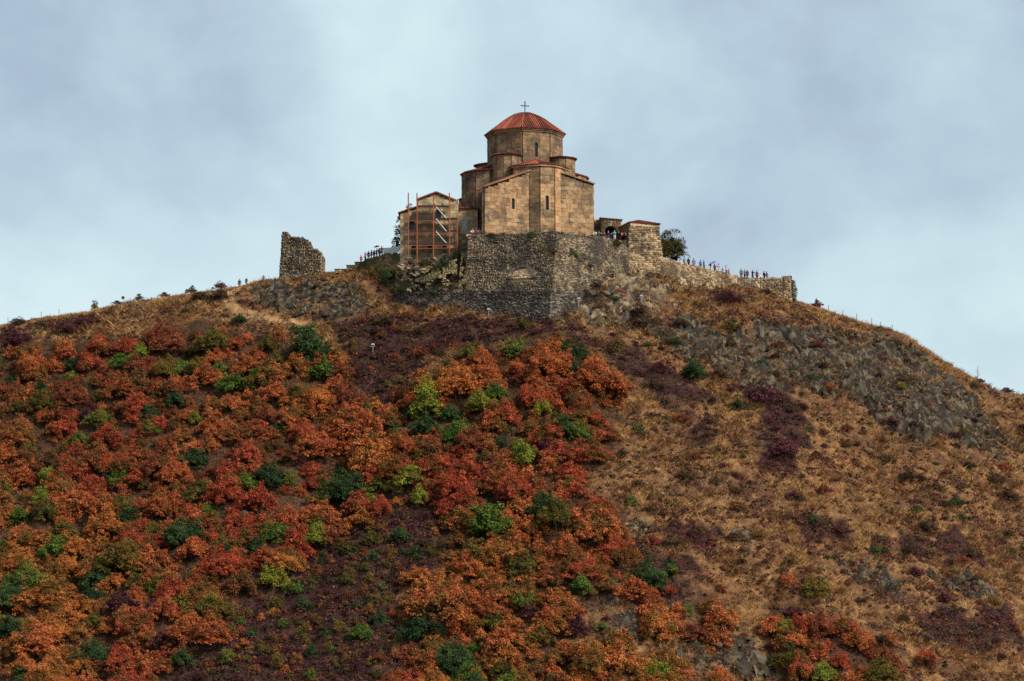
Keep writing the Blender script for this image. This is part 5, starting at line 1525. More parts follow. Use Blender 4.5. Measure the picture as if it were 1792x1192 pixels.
outcrop(540, 530, 'dark jagged rocks on the slope just below the ruined tower', [ROCK_P[1]], 60, 1.2, ROCKS, 2, bed=True)
outcrop(1260, 1150, 'round grey rock knoll at the foot of the slope below the corner bastion', [ROCK_P[2]], 30, 1.0, ROCKS, 3, bed=True)
outcrop(1085, 1110, 'small grey rock face among orange bushes near the photo foot', [ROCK_P[3], ROCK_P[5]], 25, .9, ROCKS, 4, bed=True)
outcrop(1110, 915, 'pale broken rocks where the orange thicket meets dry grass', [ROCK_P[4]], 30, .9, ROCKS_P, 5)
outcrop(1520, 1015, 'grey ledge of rocks low in the dry grass below the rampart end', [ROCK_P[6]], 26, .9, ROCKS, 6, bed=True)
outcrop(1690, 1025, 'slanting dark rock ledge in the dry grass near the right edge', [ROCK_P[7]], 26, .9, ROCKS, 7, bed=True)
outcrop(1080, 515, 'tumbled ochre rocks on the rise right of the great bastion', [ROCK_P[8]], 70, 1.0, ROCKS_P, 8, bed=True, amp=.7, lift=-.12)
outcrop(418, 900, 'small patch of grey stones inside the left thicket', [ROCK_P[9]], 26, .9, ROCKS, 9)
outcrop(1298, 940, 'few pale stones in the middle of the dry grass slope', [ROCK_P[10]], 22, .9, ROCKS_P, 10)
outcrop(362, 524, 'grey stones beside the dirt path left of the ruined tower', [ROCK_P[11]], 26, .8, ROCKS, 11)
rr = random.Random(15)                   # blocks fallen on the crag
for k in range(90):
    px, py = rr.uniform(700, 826), rr.uniform(448, 512)
    f = (py - 448) / 64; y = 388.6 - 5.0 * f
    s = rr.uniform(.25, .8)
    ob = link('rock', rr.choice(ROCKS_P if rr.random() < .6 else ROCKS), crag)
    ob.matrix_basis = Matrix.Translation(P(px, py, y - .3)) @ Matrix.Rotation(rr.uniform(0, 6), 4, 'Z') @ Matrix.Rotation(rr.gauss(0, .4), 4, 'X') @ Matrix.Scale(s, 4)

# ------------------------------------------------------------------ trees and plants around the buildings
def lone_tree(name, foot, Rr, Hh, colour, label, cat, seed, nc, per, leaf, trunk_pts, skew=(0, 0), lift=0.0, rc=(.16, .3), limbs=6):
    o = thing(name, foot, label, cat)
    cm = crown_mesh('crown', Rr, Hh, nc, per, leaf, seed, rc=rc, skew=skew)
    cm.materials.append(LEAF[colour])
    c = link('crown', cm, o, loc=Vector((0, 0, lift)))
    rr = random.Random(seed); mb = MB()
    top = Vector(trunk_pts[-1])
    mb.tube([Vector(p) for p in trunk_pts], [0.26 * (1 - .4 * k / len(trunk_pts)) for k in range(len(trunk_pts))], 7)
    for k in range(limbs):
        a = 6.28 * k / limbs; b = top + Vector((math.cos(a) * Rr * .6 + skew[0] * Hh * .5, math.sin(a) * Rr * .6, lift + Hh * .45 - top.z))
        mb.tube([Vector(trunk_pts[-2]), top.lerp(b, .5) + Vector((0, 0, .15)), b], [.15, .09, .03], 5)
    mb.build('trunk', M['bark'], o, loc=Vector((0, 0, 0)))
    return o
ft = P(1160, 458, 400)
lone_tree('round_tree', ft, 3.0, 4.4, 'dark_olive', 'wind-bent olive-green tree leaning out from behind the corner bastion', 'tree', 701, 150, 75, .125, [(0, 0, 0), (.2, 0, .6), (.5, 0, 1.2)], (.12, 0), .95)
bpy.data.objects['round_tree'].children[0].location = (0.75, 0, 0.1)
ft = P(693, 446, 397)
lone_tree('small_tree', ft, 1.15, 6.3, 'brown', 'thin purplish tree growing behind the left edge of the scaffolded building', 'tree', 702, 46, 30, .11, [(0, 0, 0), (.1, 0, 1.2), (.2, 0, 2.4)], (.10, 0), .4, (.22, .4), 4)
ft = P(716, 385, 401)
lone_tree('roof_height_tree', ft, 1.7, 3.0, 'olive', 'greenish treetop showing above the low left roof behind the scaffolding', 'tree', 703, 40, 34, .11, [(0, 0, -2), (0, 0, -.5), (.1, 0, .6)], (0, 0), -.3)
# ivy over the rampart end
iv = thing('ivy', P(1389, 528, 400.6), 'reddish green ivy hanging on the broken end of the rampart wall', 'ivy')
rg = np.random.default_rng(77); n = 900
v = rg.random(n); a, b = P(1383.5, 490, 400.6), P(1387, 532, 400.2)
C = np.array(a)[None] * (1 - v)[:, None] + np.array(b)[None] * v[:, None]
C += np.stack([rg.uniform(0, 1, n) * (.35 + .75 * np.sin(np.pi * np.clip(v * .8 + .15, 0, 1))), rg.uniform(-.3, 3.5, n), rg.normal(0, .1, n)], 1)
Nn = rg.normal(size=(n, 3)) * .5 + np.array([.9, -.6, .4]); Nn /= np.linalg.norm(Nn, axis=1, keepdims=True)
V_, F_ = quads(C, Nn, .15, rg); link('leaves', np_mesh('leaves', V_, F_, LEAF['ivy'], np.repeat(rg.random(n), 4)), iv)
# plants rooted in the walls
for c, px, py, y, w, lab in [
    ('dark_green', 775, 462, 386.2, 30, 'dark green shrub rooted in the crag under the scaffolding'), ('olive', 745, 455, 387.2, 26, 'olive shrub at the foot of the scaffold poles'),
    ('dark_green', 700, 505, 386.0, 26, 'dark shrub on the crag above the left end of the footing wall'), ('dark_green', 1000, 445, 381.2, 34, 'dark shrub growing on the bastion corner below the apse'), ('brown', 968, 436, 377.6, 22, 'dry brown plant on the bastion front just left of its corner'),
    ('brown', 1030, 462, 383.0, 26, 'dry brown shrub on the rise right of the bastion corner'), ('dark_green', 930, 407, 379.6, 20, 'low dark plant along the bastion parapet below the apse'), ('olive', 1080, 421, 386.8, 24, 'grassy green tuft on the parapet below the gate arch'),
    ('olive', 655, 480, 393.6, 36, 'mossy climber on the curved terrace wall'), ('dark_green', 680, 485, 390.5, 36, 'dark climber on the terrace wall beside the crag'), ('brown', 1045, 500, 379.8, 30, 'brown bush among the ochre rocks right of the bastion'),
    ('dark_green', 1075, 520, 378, 26, 'dark green bush low among the ochre rocks'), ('dark_green', 755, 510, 382.2, 26, 'green tuft on the ledge of the footing wall'), ('brown', 800, 445, 387.6, 22, 'brown shrub at the right foot of the scaffolding'),
    ('olive', 860, 408, 383.6, 16, 'small green tuft on the parapet left below the church'), ('brown', 1120, 545, 377, 34, 'brown bush on the grassy rise below the corner bastion')]:
    p = P(px, py + w * .3, y); Rw = w * .5 * y / FPX
    Rr, cm, tm = random.choice(LOW if w < 30 else SMALL); s = Rw / Rr
    o = thing('wall_shrub', p, lab, 'shrub', 'plants rooted in the walls and crag'); o.scale = (s, s, s)
    c_ = link('crown', cm, o, loc=Vector((0, 0, 0))); c_.material_slots[0].link = 'OBJECT'; c_.material_slots[0].material = LEAF[c]
    link('trunk', tm, o, loc=Vector((0, 0, 0)))
# ridge-top plants seen against the sky
for c, px, py, w, lab, pr, hs in [
    ('olive', 166, 540, 16, 'small round bush standing alone on the left skyline', SMALL, 1.6), ('brown', 243, 527, 18, 'pale twiggy bush on the left skyline', SMALL, 1.0), ('purple', 288, 524, 24, 'flat purple bush on the skyline left of the path', LOW, 1.2),
    ('brown', 205, 536, 22, 'dark low bush beside the sign on the skyline', LOW, 1.0), ('brown', 335, 514, 26, 'thin dry bush on the skyline above the grey stones', LOW, 1.4), ('purple', 385, 512, 30, 'brown heather clump on the skyline near the path', LOW, 1.2),
    ('brown', 1762, 688, 26, 'low brown bush on the right skyline near the edge', LOW, 1.0), ('purple', 1430, 540, 28, 'purple shrub at the feet of the walker on the right ridge', LOW, 1.0)]:
    h = P(px, py + 4, 403.2); Rw = w * .5 * 403 / FPX
    Rr, cm, tm = random.choice(pr); s = Rw / Rr
    o = thing('skyline_shrub', (h.x, h.y, gz(h.x, h.y) - .1), lab, 'shrub', 'bushes along the skyline'); o.scale = (s, s, s * hs)
    c_ = link('crown', cm, o, loc=Vector((0, 0, 0))); c_.material_slots[0].link = 'OBJECT'; c_.material_slots[0].material = LEAF[c]
    link('trunk', tm, o, loc=Vector((0, 0, 0)))

# weeds along parapets, ledges and wall foot: too many to count
def weeds(parent, runs, n, rad, leaf, colr, seed, name='weeds'):
    rg = np.random.default_rng(seed); C = []
    for (a, b, w) in runs:
        k = max(1, int(n * w)); t_ = rg.random(k)[:, None]
        c = np.array(P(*a))[None] * (1 - t_) + np.array(P(*b))[None] * t_
        c += rg.normal(0, 1, (k, 3)) * np.array([.35, .12, .22]); C.append(c[vnoise(c[:, 0] / 1.1, c[:, 2] / 1.1, seed) > .42])
    C = np.concatenate(C); n_ = len(C); m = 12
    d = rg.normal(size=(n_, m, 3)); d /= np.linalg.norm(d, axis=2, keepdims=True); d[:, :, 1] = -np.abs(d[:, :, 1]) * .7
    Q = (C[:, None] + d * (rad * rg.uniform(.3, 1.2, (n_, 1, 1)))).reshape(-1, 3)
    Nn = d.reshape(-1, 3) + rg.normal(size=(n_ * m, 3)) * .4 + np.array([0, -.3, .5]); Nn /= np.linalg.norm(Nn, axis=1, keepdims=True)
    V_, F_ = quads(Q, Nn, leaf, rg)
    ob = link(name, np_mesh(name, V_, F_, LEAF[colr], np.repeat(rg.random(n_ * m), 4)), parent); ob['kind'] = 'stuff'
top_run = [((846, 409, 384.2), (976, 406, 378.4), 1), ((978, 407, 378.6), (1042, 414, 385.2), .6), ((1060, 421, 386.8), (1098, 425, 388.6), .5)]
weeds(bast, top_run, 90, .28, .07, 'dark_olive', 811)
weeds(bast, [((940, 428, 378.6), (990, 452, 378.2), 1), ((985, 440, 379), (1030, 455, 381.8), .7), ((880, 495, 377.8), (960, 500, 375.4), .3), ((965, 500, 375.2), (972, 440, 377.4), .5), ((1030, 470, 382), (1100, 480, 385.6), .7)], 80, .34, .08, 'dark_olive', 812)
weeds(crag, [((702, 480, 386.8), (820, 450, 386.6), 1), ((700, 505, 384.6), (820, 500, 382), 1)], 90, .34, .08, 'dark_olive', 813)
weeds(crag, [((702, 470, 387.6), (820, 470, 384.8), 1)], 60, .3, .08, 'brown', 814)
weeds(lt, [((640, 475, 397), (700, 470, 389.4), 1), ((645, 500, 395), (700, 505, 388), 1)], 120, .42, .09, 'olive', 815)
weeds(foot, [((655, 528, 391.8), (815, 510, 381.4), 1), ((815, 510, 381.4), (965, 510, 374.6), .8)], 90, .26, .07, 'dark_olive', 816)
weeds(rw, [((1165, 492, 390.0), (1380, 522, 399.5), 1)], 90, .36, .08, 'brown', 817)
weeds(cb_, [((1100, 470, 387), (1160, 478, 389.8), 1)], 40, .34, .08, 'olive', 818)
# ------------------------------------------------------------------ people
def skin_mesh(name, joints, edges, root, sub=1):
    """one continuous surface grown round a skeleton: joints = {name: (x, y, z, r[, r2])}"""
    names = list(joints); idx = {n: i for i, n in enumerate(names)}
    m = bpy.data.meshes.new(name + '_skeleton')
    m.from_pydata([joints[n][:3] for n in names], [(idx[a], idx[b]) for a, b in edges], [])
    o = bpy.data.objects.new(name + '_skeleton', m); COL.objects.link(o)
    o.modifiers.new('skin', 'SKIN').use_smooth_shade = True
    for n in names:
        j = joints[n]; sv = m.skin_vertices[0].data[idx[n]]
        sv.radius = (j[3], j[4] if len(j) > 4 else j[3]); sv.use_root = (n == root)
    o.modifiers.new('sub', 'SUBSURF').levels = sub
    bpy.context.view_layer.update()
    ev = o.evaluated_get(bpy.context.evaluated_depsgraph_get())
    r_ = bpy.data.meshes.new_from_object(ev); r_.name = name
    bpy.data.objects.remove(o); bpy.data.meshes.remove(m)
    r_.materials.clear(); r_.materials.append(None)
    return r_
def pose(la, ra, stride=0.0, lean=0.0):
    """joints of a 1.72 m figure facing -Y; la/ra = (elbow, wrist) offsets from the shoulder"""
    J = {'pelvis': (0, 0, .93, .125, .10), 'waist': (0, -lean * .3, 1.08, .115, .09), 'chest': (0, -lean * .7, 1.28, .145, .10), 'neck': (0, -lean, 1.45, .055), 'chin': (0, -lean - .015, 1.53, .062), 'head': (0, -lean - .012, 1.61, .085, .092), 'crown': (0, -lean, 1.69, .055),
         'nose': (0, -lean - .10, 1.595, .014)}
    for s, sg, (e, w) in (('l', 1, la), ('r', -1, ra)):
        sh = (sg * .185, -lean * .85, 1.40)
        J[s + 'sh'] = (*sh, .062); el_ = (sh[0] + sg * e[0], sh[1] + e[1], sh[2] + e[2]); wr = (el_[0] + sg * w[0], el_[1] + w[1], el_[2] + w[2])
        J[s + 'el'] = (*el_, .046); J[s + 'wr'] = (*wr, .034)
        d = Vector(w).normalized() if Vector(w).length else Vector((0, 0, -1)); d = Vector((sg * d.x, d.y, d.z))
        J[s + 'palm'] = (*(Vector(wr) + d * .07), .036, .022)
        for k in range(4):
            off = Vector(((k - 1.5) * .018, 0, 0)) if abs(d.z) > .5 else Vector((0, 0, (k - 1.5) * .018))
            J[s + 'f%d' % k] = (*(Vector(wr) + d * (.15 + .012 * (k in (1, 2))) + off + Vector((0, -.015, 0))), .0085)
        J[s + 'th'] = (*(Vector(wr) + d * .085 + Vector((-sg * .03, -.035, 0))), .0095)
        st = stride * sg
        J[s + 'hip'] = (sg * .095, 0, .88, .092); J[s + 'kn'] = (sg * .10, -.04 - st * .5 * .5 - max(st, 0) * .05, .49, .062); J[s + 'an'] = (sg * .10, .02 - st * .5 + (.0), .09, .042); J[s + 'toe'] = (sg * .115, -.14 - st * .5, .035, .036)
    E = [('pelvis', 'waist'), ('waist', 'chest'), ('chest', 'neck'), ('neck', 'chin'), ('chin', 'head'), ('head', 'crown'), ('head', 'nose')]
    for s in 'lr':
        E += [('chest', s + 'sh'), (s + 'sh', s + 'el'), (s + 'el', s + 'wr'), (s + 'wr', s + 'palm')] + [(s + 'palm', s + 'f%d' % k) for k in range(4)] + [(s + 'palm', s + 'th'), ('pelvis', s + 'hip'), (s + 'hip', s + 'kn'), (s + 'kn', s + 'an'), (s + 'an', s + 'toe')]
    return J, E
def figure(tagn, *a, **k):
    J, E = pose(*a, **k)
    body = skin_mesh('body', J, E, 'pelvis')
    up = {n: (*J[n][:3], J[n][3] + .022, (J[n][4] if len(J[n]) > 4 else J[n][3]) + .022) for n in ('pelvis', 'waist', 'chest', 'lsh', 'lel', 'lwr', 'rsh', 'rel', 'rwr')}
    up['neck'] = (*[(J['neck'][i] * .6 + J['chest'][i] * .4) for i in range(3)], .085)
    jacket = skin_mesh('jacket', up, [('pelvis', 'waist'), ('waist', 'chest'), ('chest', 'neck'), ('chest', 'lsh'), ('lsh', 'lel'), ('lel', 'lwr'), ('chest', 'rsh'), ('rsh', 'rel'), ('rel', 'rwr')], 'pelvis')
    lo = {n: (*J[n][:3], J[n][3] + .014, (J[n][4] if len(J[n]) > 4 else J[n][3]) + .014) for n in ('pelvis', 'lhip', 'lkn', 'lan', 'rhip', 'rkn', 'ran')}
    trousers = skin_mesh('trousers', lo, [('pelvis', 'lhip'), ('lhip', 'lkn'), ('lkn', 'lan'), ('pelvis', 'rhip'), ('rhip', 'rkn'), ('rkn', 'ran')], 'pelvis')
    sh = MB()
    for s in 'lr':
        an, to = Vector(J[s + 'an'][:3]), Vector(J[s + 'toe'][:3])
        sh.tube([Vector((an.x, an.y + .07, .05)), Vector((an.x, an.y, .065)), Vector((to.x, to.y, .05)), Vector((to.x, to.y - .05, .035))], [.045, .055, .05, .025], 8)
    shoes = sh.mesh('shoes'); shoes.materials.append(None)
    hv = []; bm = bmesh.new(); bmesh.ops.create_uvsphere(bm, u_segments=12, v_segments=8, radius=1.0)
    h = J['head']
    for v in bm.verts:
        z = v.co.z; y = v.co.y
        v.co = Vector((h[0] + v.co.x * .108, h[1] + .018 + v.co.y * (.118 if y > 0 else .095), h[2] + .035 + z * (.115 if z > 0 else (.15 if y > .1 else .03))))
    hair = bpy.data.meshes.new('hair'); bm.to_mesh(hair); bm.free(); hair.materials.append(None)
    return dict(body=body, jacket=jacket, trousers=trousers, shoes=shoes, hair=hair)
FIG = {
    'stand': figure('a', ((.07, .02, -.29), (.01, -.05, -.26)), ((.06, .0, -.29), (.02, -.06, -.25))),
    'camera': figure('b', ((.06, -.16, -.20), (-.10, -.16, .20)), ((.06, -.16, -.20), (-.10, -.16, .20)), lean=.02),
    'walk': figure('c', ((.06, -.08, -.28), (.0, -.16, -.20)), ((.06, .10, -.27), (.0, .06, -.25)), stride=.42),
    'hold': figure('d', ((.07, .02, -.29), (.01, -.06, -.25)), ((.05, -.16, -.22), (.0, -.12, .22))),
    'lean': figure('e', ((.06, -.14, -.24), (-.04, -.22, -.05)), ((.06, -.14, -.24), (-.04, -.22, -.05)), lean=.14),
}
CLOTH = {}
def cloth(rgb):
    k = tuple(rgb)
    if k not in CLOTH: CLOTH[k] = plain('cloth', rgb, .85, .1)
    return CLOTH[k]
HAIRS = [(.02, .013, .01), (.05, .03, .02), (.12, .07, .035), (.25, .22, .2)]
COLS = dict(red=(.62, .02, .035), pink=(.70, .16, .24), black=(.012, .012, .015), navy=(.015, .022, .07), purple=(.26, .10, .36), blue=(.06, .22, .46), cyan=(.08, .50, .48), green=(.03, .24, .13), magenta=(.42, .03, .16), white=(.72, .70, .70),
            grey=(.22, .21, .24), brown=(.16, .08, .05), teal=(.03, .17, .21), maroon=(.16, .025, .04), jeans=(.05, .08, .16), plum=(.13, .04, .11), paleblue=(.38, .46, .62), beige=(.50, .40, .30))
def person(loc, jacket, trousers, ps, yaw, label, group, s=1.0, hair=None):
    o = thing('person', loc, label, 'person', group)
    s *= 1.05; o.rotation_euler = (0, 0, yaw); o.scale = (s, s, s)
    f = FIG[ps]
    body = link('body', f['body'], o, loc=Vector((0, 0, 0)))
    for n, c in (('body', None), ('jacket', COLS[jacket]), ('trousers', COLS[trousers]), ('shoes', (.02, .018, .018)), ('hair', hair or random.choice(HAIRS))):
        ob = body if n == 'body' else link(n, f[n], o, loc=Vector((0, 0, 0)))
        ob.material_slots[0].link = 'OBJECT'; ob.material_slots[0].material = M['skin'] if n == 'body' else cloth(c)
    return o
def umbrella(loc, rgb, tilt, label, r_=.62):
    o = thing('umbrella', loc, label, 'umbrella'); o.rotation_euler = tilt
    n = 8; rings = [(0.0, .26), (.35 * r_, .22), (.7 * r_, .12), (r_, -.02)]
    mb = MB(); vs = []
    for rr_, z in rings:
        for k in range(n * 2):
            a = math.pi * k / n; sc_ = 1.0 if k % 2 == 0 else .93
            vs.append((rr_ * sc_ * math.cos(a), rr_ * sc_ * math.sin(a), z + (.0 if k % 2 == 0 else .015) + .9))
    fs = []
    for i in range(3):
        for k in range(2 * n): fs.append((i * 2 * n + k, i * 2 * n + (k + 1) % (2 * n), (i + 1) * 2 * n + (k + 1) % (2 * n), (i + 1) * 2 * n + k))
    mb.add(vs, fs); mb.build('canopy', cloth(rgb), o, loc=Vector((0, 0, 0)))
    mb = MB(); mb.tube([(0, 0, 0), (0, 0, 1.22)], .011, 6); mb.build('shaft', M['iron'], o, loc=Vector((0, 0, 0)))
    mb = MB(); mb.tube([(0, 0, .02), (0, 0, -.06), (.03, 0, -.1), (.07, 0, -.08)], .016, 6); mb.build('handle', M['wood_dark'], o, loc=Vector((0, 0, 0)))
    for k in range(n):
        a = 2 * math.pi * k / n; mb = MB(); mb.tube([(0, 0, .95), (.55 * r_ * math.cos(a), .55 * r_ * math.sin(a), 1.06)], .006, 4); mb.build('rib', M['iron'], o, loc=Vector((0, 0, 0)))
    return o
def rampart_z(x):
    xs = [p.x for p in mb2_walk]; zs = [p.z for p in mb2_walk]; ys = [p.y for p in mb2_walk]
    return float(np.interp(x, xs, ys)), float(np.interp(x, xs, zs))
mb2_walk = mb2
rr = random.Random(21)
RG = 'visitors along the right rampart'
for px, jk, tr, ps, s, lab in [
    (1198, 'grey', 'plum', 'lean', .98, 'person in grey jacket leaning at the upper end of the right rampart'), (1205, 'black', 'black', 'stand', 1, 'person in black jacket second from the upper end of the right rampart'),
    (1213.5, 'purple', 'purple', 'stand', 1.02, 'person in long violet coat near the upper end of the right rampart'), (1226.5, 'blue', 'navy', 'stand', .98, 'person in bright blue jacket on the right rampart'),
    (1231.5, 'black', 'black', 'walk', 1, 'person in black beside the one in bright blue jacket'), (1244.5, 'black', 'white', 'lean', .97, 'person in black top and white trousers left of the purple umbrella'),
    (1249.5, 'maroon', 'navy', 'stand', .95, 'person in maroon jacket under the edge of the purple umbrella'), (1257, 'paleblue', 'white', 'hold', 1.05, 'person in pale clothes holding up the purple umbrella'),
    (1263.5, 'brown', 'maroon', 'lean', .72, 'small child in brown right of the umbrella holder'), (1271, 'paleblue', 'navy', 'walk', 1.03, 'person in pale blue top walking down the right rampart'),
    (1276, 'pink', 'grey', 'lean', .86, 'child in pink close behind the walker in pale blue'), (1297, 'green', 'black', 'stand', 1.03, 'person in green jacket first of the lower rampart group'),
    (1303.5, 'magenta', 'black', 'camera', .94, 'person in magenta jacket beside the one in green'), (1308.5, 'plum', 'black', 'stand', 1.0, 'person in plum coat in the lower rampart group'),
    (1316, 'black', 'navy', 'camera', 1.0, 'person in black taking pictures in the lower rampart group'), (1324, 'maroon', 'black', 'stand', 1.0, 'person in dark maroon in the lower rampart group'),
    (1331.5, 'white', 'grey', 'stand', .72, 'small child in white near the lower rampart end'), (1338, 'black', 'black', 'stand', .95, 'person in black third from the lower rampart end'), (1342, 'plum', 'plum', 'walk', .9, 'last person in dark plum at the lower rampart end')]:
    x = P(px, 475, 400).x; y, z = rampart_z(x)
    x = P(px + rr.uniform(-1.2, 1.2), 475, y + .8).x
    person((x, y + .7 + rr.uniform(-.1, .4), z), jk, tr, ps, rr.uniform(-.9, .9) + (1.2 if ps == 'walk' else 0), lab, RG, s)
x = P(1257, 470, 400.3).x; y, z = rampart_z(x)
umbrella((x - .38, y + .55, z + 1.22), (.22, .12, .62), (R(8), R(-24), 0), 'purple umbrella tilted over the right rampart')
LG = 'visitors on the left terrace'
lt_p = [P(*p) for p in LT]
for px, hy, jk, tr, ps, s, lab in [
    (632, 447, 'red', 'black', 'stand', .82, 'child in red lowest on the left terrace'), (639, 442, 'pink', 'navy', 'camera', .98, 'person in pink second from the lower end of the left terrace'), (645, 440, 'black', 'black', 'stand', 1, 'person in black on the left terrace next to the one in pink'),
    (650, 438.5, 'navy', 'black', 'walk', 1, 'person in navy in the middle of the left terrace row'), (654.5, 439, 'navy', 'navy', 'stand', .95, 'shorter person in navy in the left terrace row'), (659, 438, 'black', 'navy', 'lean', .98, 'person in black leaning left of the dark umbrella'),
    (663.5, 436, 'navy', 'jeans', 'hold', 1, 'person in navy holding the dark umbrella'), (668, 433, 'red', 'black', 'stand', 1.08, 'tall person in bright red coat topmost on the left terrace')]:
    x = P(px, 450, 395).x
    y = float(np.interp(x, [p.x for p in lt_p], [p.y for p in lt_p])) + 1.0; zt = float(np.interp(x, [p.x for p in lt_p], [p.z for p in lt_p]))
    x = P(px, 450, y).x
    person((x, y, zt - .06), jk, tr, ps, rr.uniform(-.9, .9), lab, LG, s)
p = P(661, 446, 395); y = 395.6; zt = float(np.interp(p.x, [q.x for q in lt_p], [q.z for q in lt_p]))
umbrella((P(661.5, 440, y).x, y, zt + 1.05), (.03, .025, .03), (R(6), R(-14), 0), 'dark umbrella held over the left terrace visitors', .58)
BG = 'visitors at the balcony left of the church'
for px, jk, tr, ps, s, lab in [(826.5, 'white', 'black', 'lean', .98, 'person in white at the left end of the balcony rail'), (833, 'red', 'black', 'stand', 1.05, 'person in bright red jacket on the balcony'), (838.5, 'paleblue', 'grey', 'lean', 1, 'person in pale blue on the balcony right of the one in red'), (844, 'teal', 'jeans', 'camera', 1, 'person in dark teal in the shade at the balcony right end')]:
    q = P(px, 405, 387.2); person((q.x, 387.2 + rr.uniform(-.1, .2), YARD), jk, tr, ps, rr.uniform(-.5, .5), lab, BG, s)
GG = 'visitors on the terrace by the gate arch'
for px, y, jk, tr, ps, s, lab in [(1041.5, 391, 'white', 'navy', 'lean', 1, 'person in white right beside the church corner'), (1047.5, 391.4, 'green', 'black', 'camera', 1.03, 'person in dark green between the church and the gate arch'), (1051.5, 392, 'black', 'black', 'stand', .95, 'person in black left of the gate arch'),
    (1057, 392.5, 'maroon', 'navy', 'walk', 1, 'person in maroon at the left jamb of the gate arch'), (1064, 391.6, 'navy', 'jeans', 'stand', 1.02, 'person in navy jacket and jeans before the gate arch'), (1069, 393.5, 'black', 'black', 'stand', 1, 'person in black inside the shadow of the gate arch'),
    (1075, 391.2, 'cyan', 'white', 'camera', 1.05, 'person in turquoise jacket and white trousers before the gate arch'), (1082, 392, 'black', 'navy', 'stand', 1, 'person in black right of the one in turquoise'), (1087.5, 391.6, 'pink', 'black', 'lean', .98, 'person in pale pink near the corner bastion'), (1091, 392.4, 'plum', 'black', 'stand', .92, 'person in plum second from the corner bastion'), (1094.5, 391.2, 'beige', 'maroon', 'camera', .97, 'person in beige beside the corner bastion wall')]:
    q = P(px, 412, y); person((q.x, y - 1.6, YARD), jk, tr, ps, rr.uniform(-.7, .7), lab, GG, s)
for px, hy, y, jk, tr, ps, s, lab in [(419, 491, 405.5, 'black', 'black', 'stand', .95, 'walker in black on the left skyline above the dirt path'), (431, 494, 405, 'black', 'navy', 'walk', .85, 'smaller walker in dark clothes right of the one on the skyline path'), (460.5, 483, 405, 'beige', 'grey', 'camera', .75, 'distant person in pale clothes left of the ruined tower'),
    (1429, 525, 404.6, 'black', 'black', 'walk', .95, 'lone walker in black on the right ridge beyond the rampart')]:
    q = P(px, hy + 12, y); person((q.x, y, max(gz(q.x, y), P(px, hy, y).z - 1.72 * s)), jk, tr, ps, rr.uniform(-.6, .6), lab, 'walkers on the ridge', s)

# ------------------------------------------------------------------ small things
# balcony railing
rl = thing('balcony_railing', P(834, 407, 386), 'dark metal railing of the balcony between annexe and church', 'railing')
a, b = P(822, 410, 386.0), P(850, 409, 384.9); a.z = b.z = YARD + .5
for k in range(15):
    q = a.lerp(b, k / 14); mb = MB(); mb.tube([q - UP * .6, q + UP * .55], .022, 5); mb.build('baluster', M['iron'], rl)
for h in (.0, .55):
    mb = MB(); mb.tube([a + UP * h, b + UP * h], .03, 5); mb.build('rail', M['iron'], rl)
# pale barrier strip on the left terrace
br_ = thing('barrier', P(684, 443, 393), 'white sheet barrier on posts beside the tall visitor in red', 'barrier')
q = [P(671, 444.5, 393.6), P(699, 441.5, 392.2), P(699, 430.5, 392.2), P(671, 434, 393.6)]
mb = MB(); n_ = 9; vs = []
for k in range(n_):
    t_ = k / (n_ - 1); wv = Vector((0, .05 * math.sin(k * 2.1), -.12 * math.sin(math.pi * t_) * .6))
    vs += [q[0].lerp(q[1], t_) + wv, q[3].lerp(q[2], t_) + wv]
mb.add(vs, [(2 * k, 2 * k + 2, 2 * k + 3, 2 * k + 1) for k in range(n_ - 1)]); mb.build('sheet', M['white'], br_)
for t_ in (0, .5, 1):
    mb = MB(); a = q[0].lerp(q[1], t_); b = q[3].lerp(q[2], t_); mb.tube([a - UP * .3 + Vector((0, .06, 0)), b + UP * .1 + Vector((0, .06, 0))], .03, 5); mb.build('post', M['steel'], br_)
# floodlights
def floodlight(px, py, y, hpx, label):
    ft = P(px, py, y) if y else hit(px, py)
    y = ft.y; h = hpx * y / FPX
    o = thing('floodlight', ft, label, 'lamp', 'floodlights below the church')
    mb = MB(); mb.tube([ft - UP * .4, ft + UP * h * .75], .055, 6); mb.build('post', M['lamp_grey'], o)
    mb = MB(); c = ft + UP * h * .85 + Vector((0, .05, 0)); Mx = Matrix.Rotation(R(-35), 3, 'X')
    mb.box(c, (.46, .24, .34), Mx); hd = mb.build('head', M['lamp_grey'], o)
    mb = MB(); mb.box(c + Mx @ Vector((0, .15, 0)), (.38, .03, .26), Mx); mb.build('lens', M['pane_blue'], hd)
    mb = MB(); mb.tube([ft + UP * h * .7 - Vector((.26, 0, 0)), c - Vector((.26, 0, 0))], .025, 5); mb.tube([ft + UP * h * .7 - Vector((.26, 0, 0)), ft + UP * h * .7 + Vector((.26, 0, 0))], .025, 5); mb.tube([ft + UP * h * .7 + Vector((.26, 0, 0)), c + Vector((.26, 0, 0))], .025, 5)
    mb.build('bracket', M['steel'], o)
floodlight(1012.5, 541, None, 20, 'white floodlight on a post right below the bastion corner')
floodlight(1122.5, 535, None, 18, 'white floodlight on a post on the rise below the corner bastion')
floodlight(652.5, 622, None, 22, 'white floodlight on a post in the purple heath below the terrace wall')
floodlight(855, 549, 374.6, 9, 'small white floodlight at the foot of the footing wall')
# sign on the left skyline
ft = P(215, 534, 403.6); ft.z = gz(ft.x, ft.y)
sg = thing('signpost', ft, 'dark oval sign on a thin post on the left skyline', 'sign')
mb = MB(); mb.tube([ft - UP * .3, ft + UP * 1.1], .04, 6); mb.build('post', M['steel'], sg)
mb = MB(); mb.tube([ft + UP * 1.0 + Vector((0, -.04, 0)), ft + UP * 1.0 + Vector((0, .04, 0))], .3, 12); mb.build('panel', M['wood_dark'], sg)
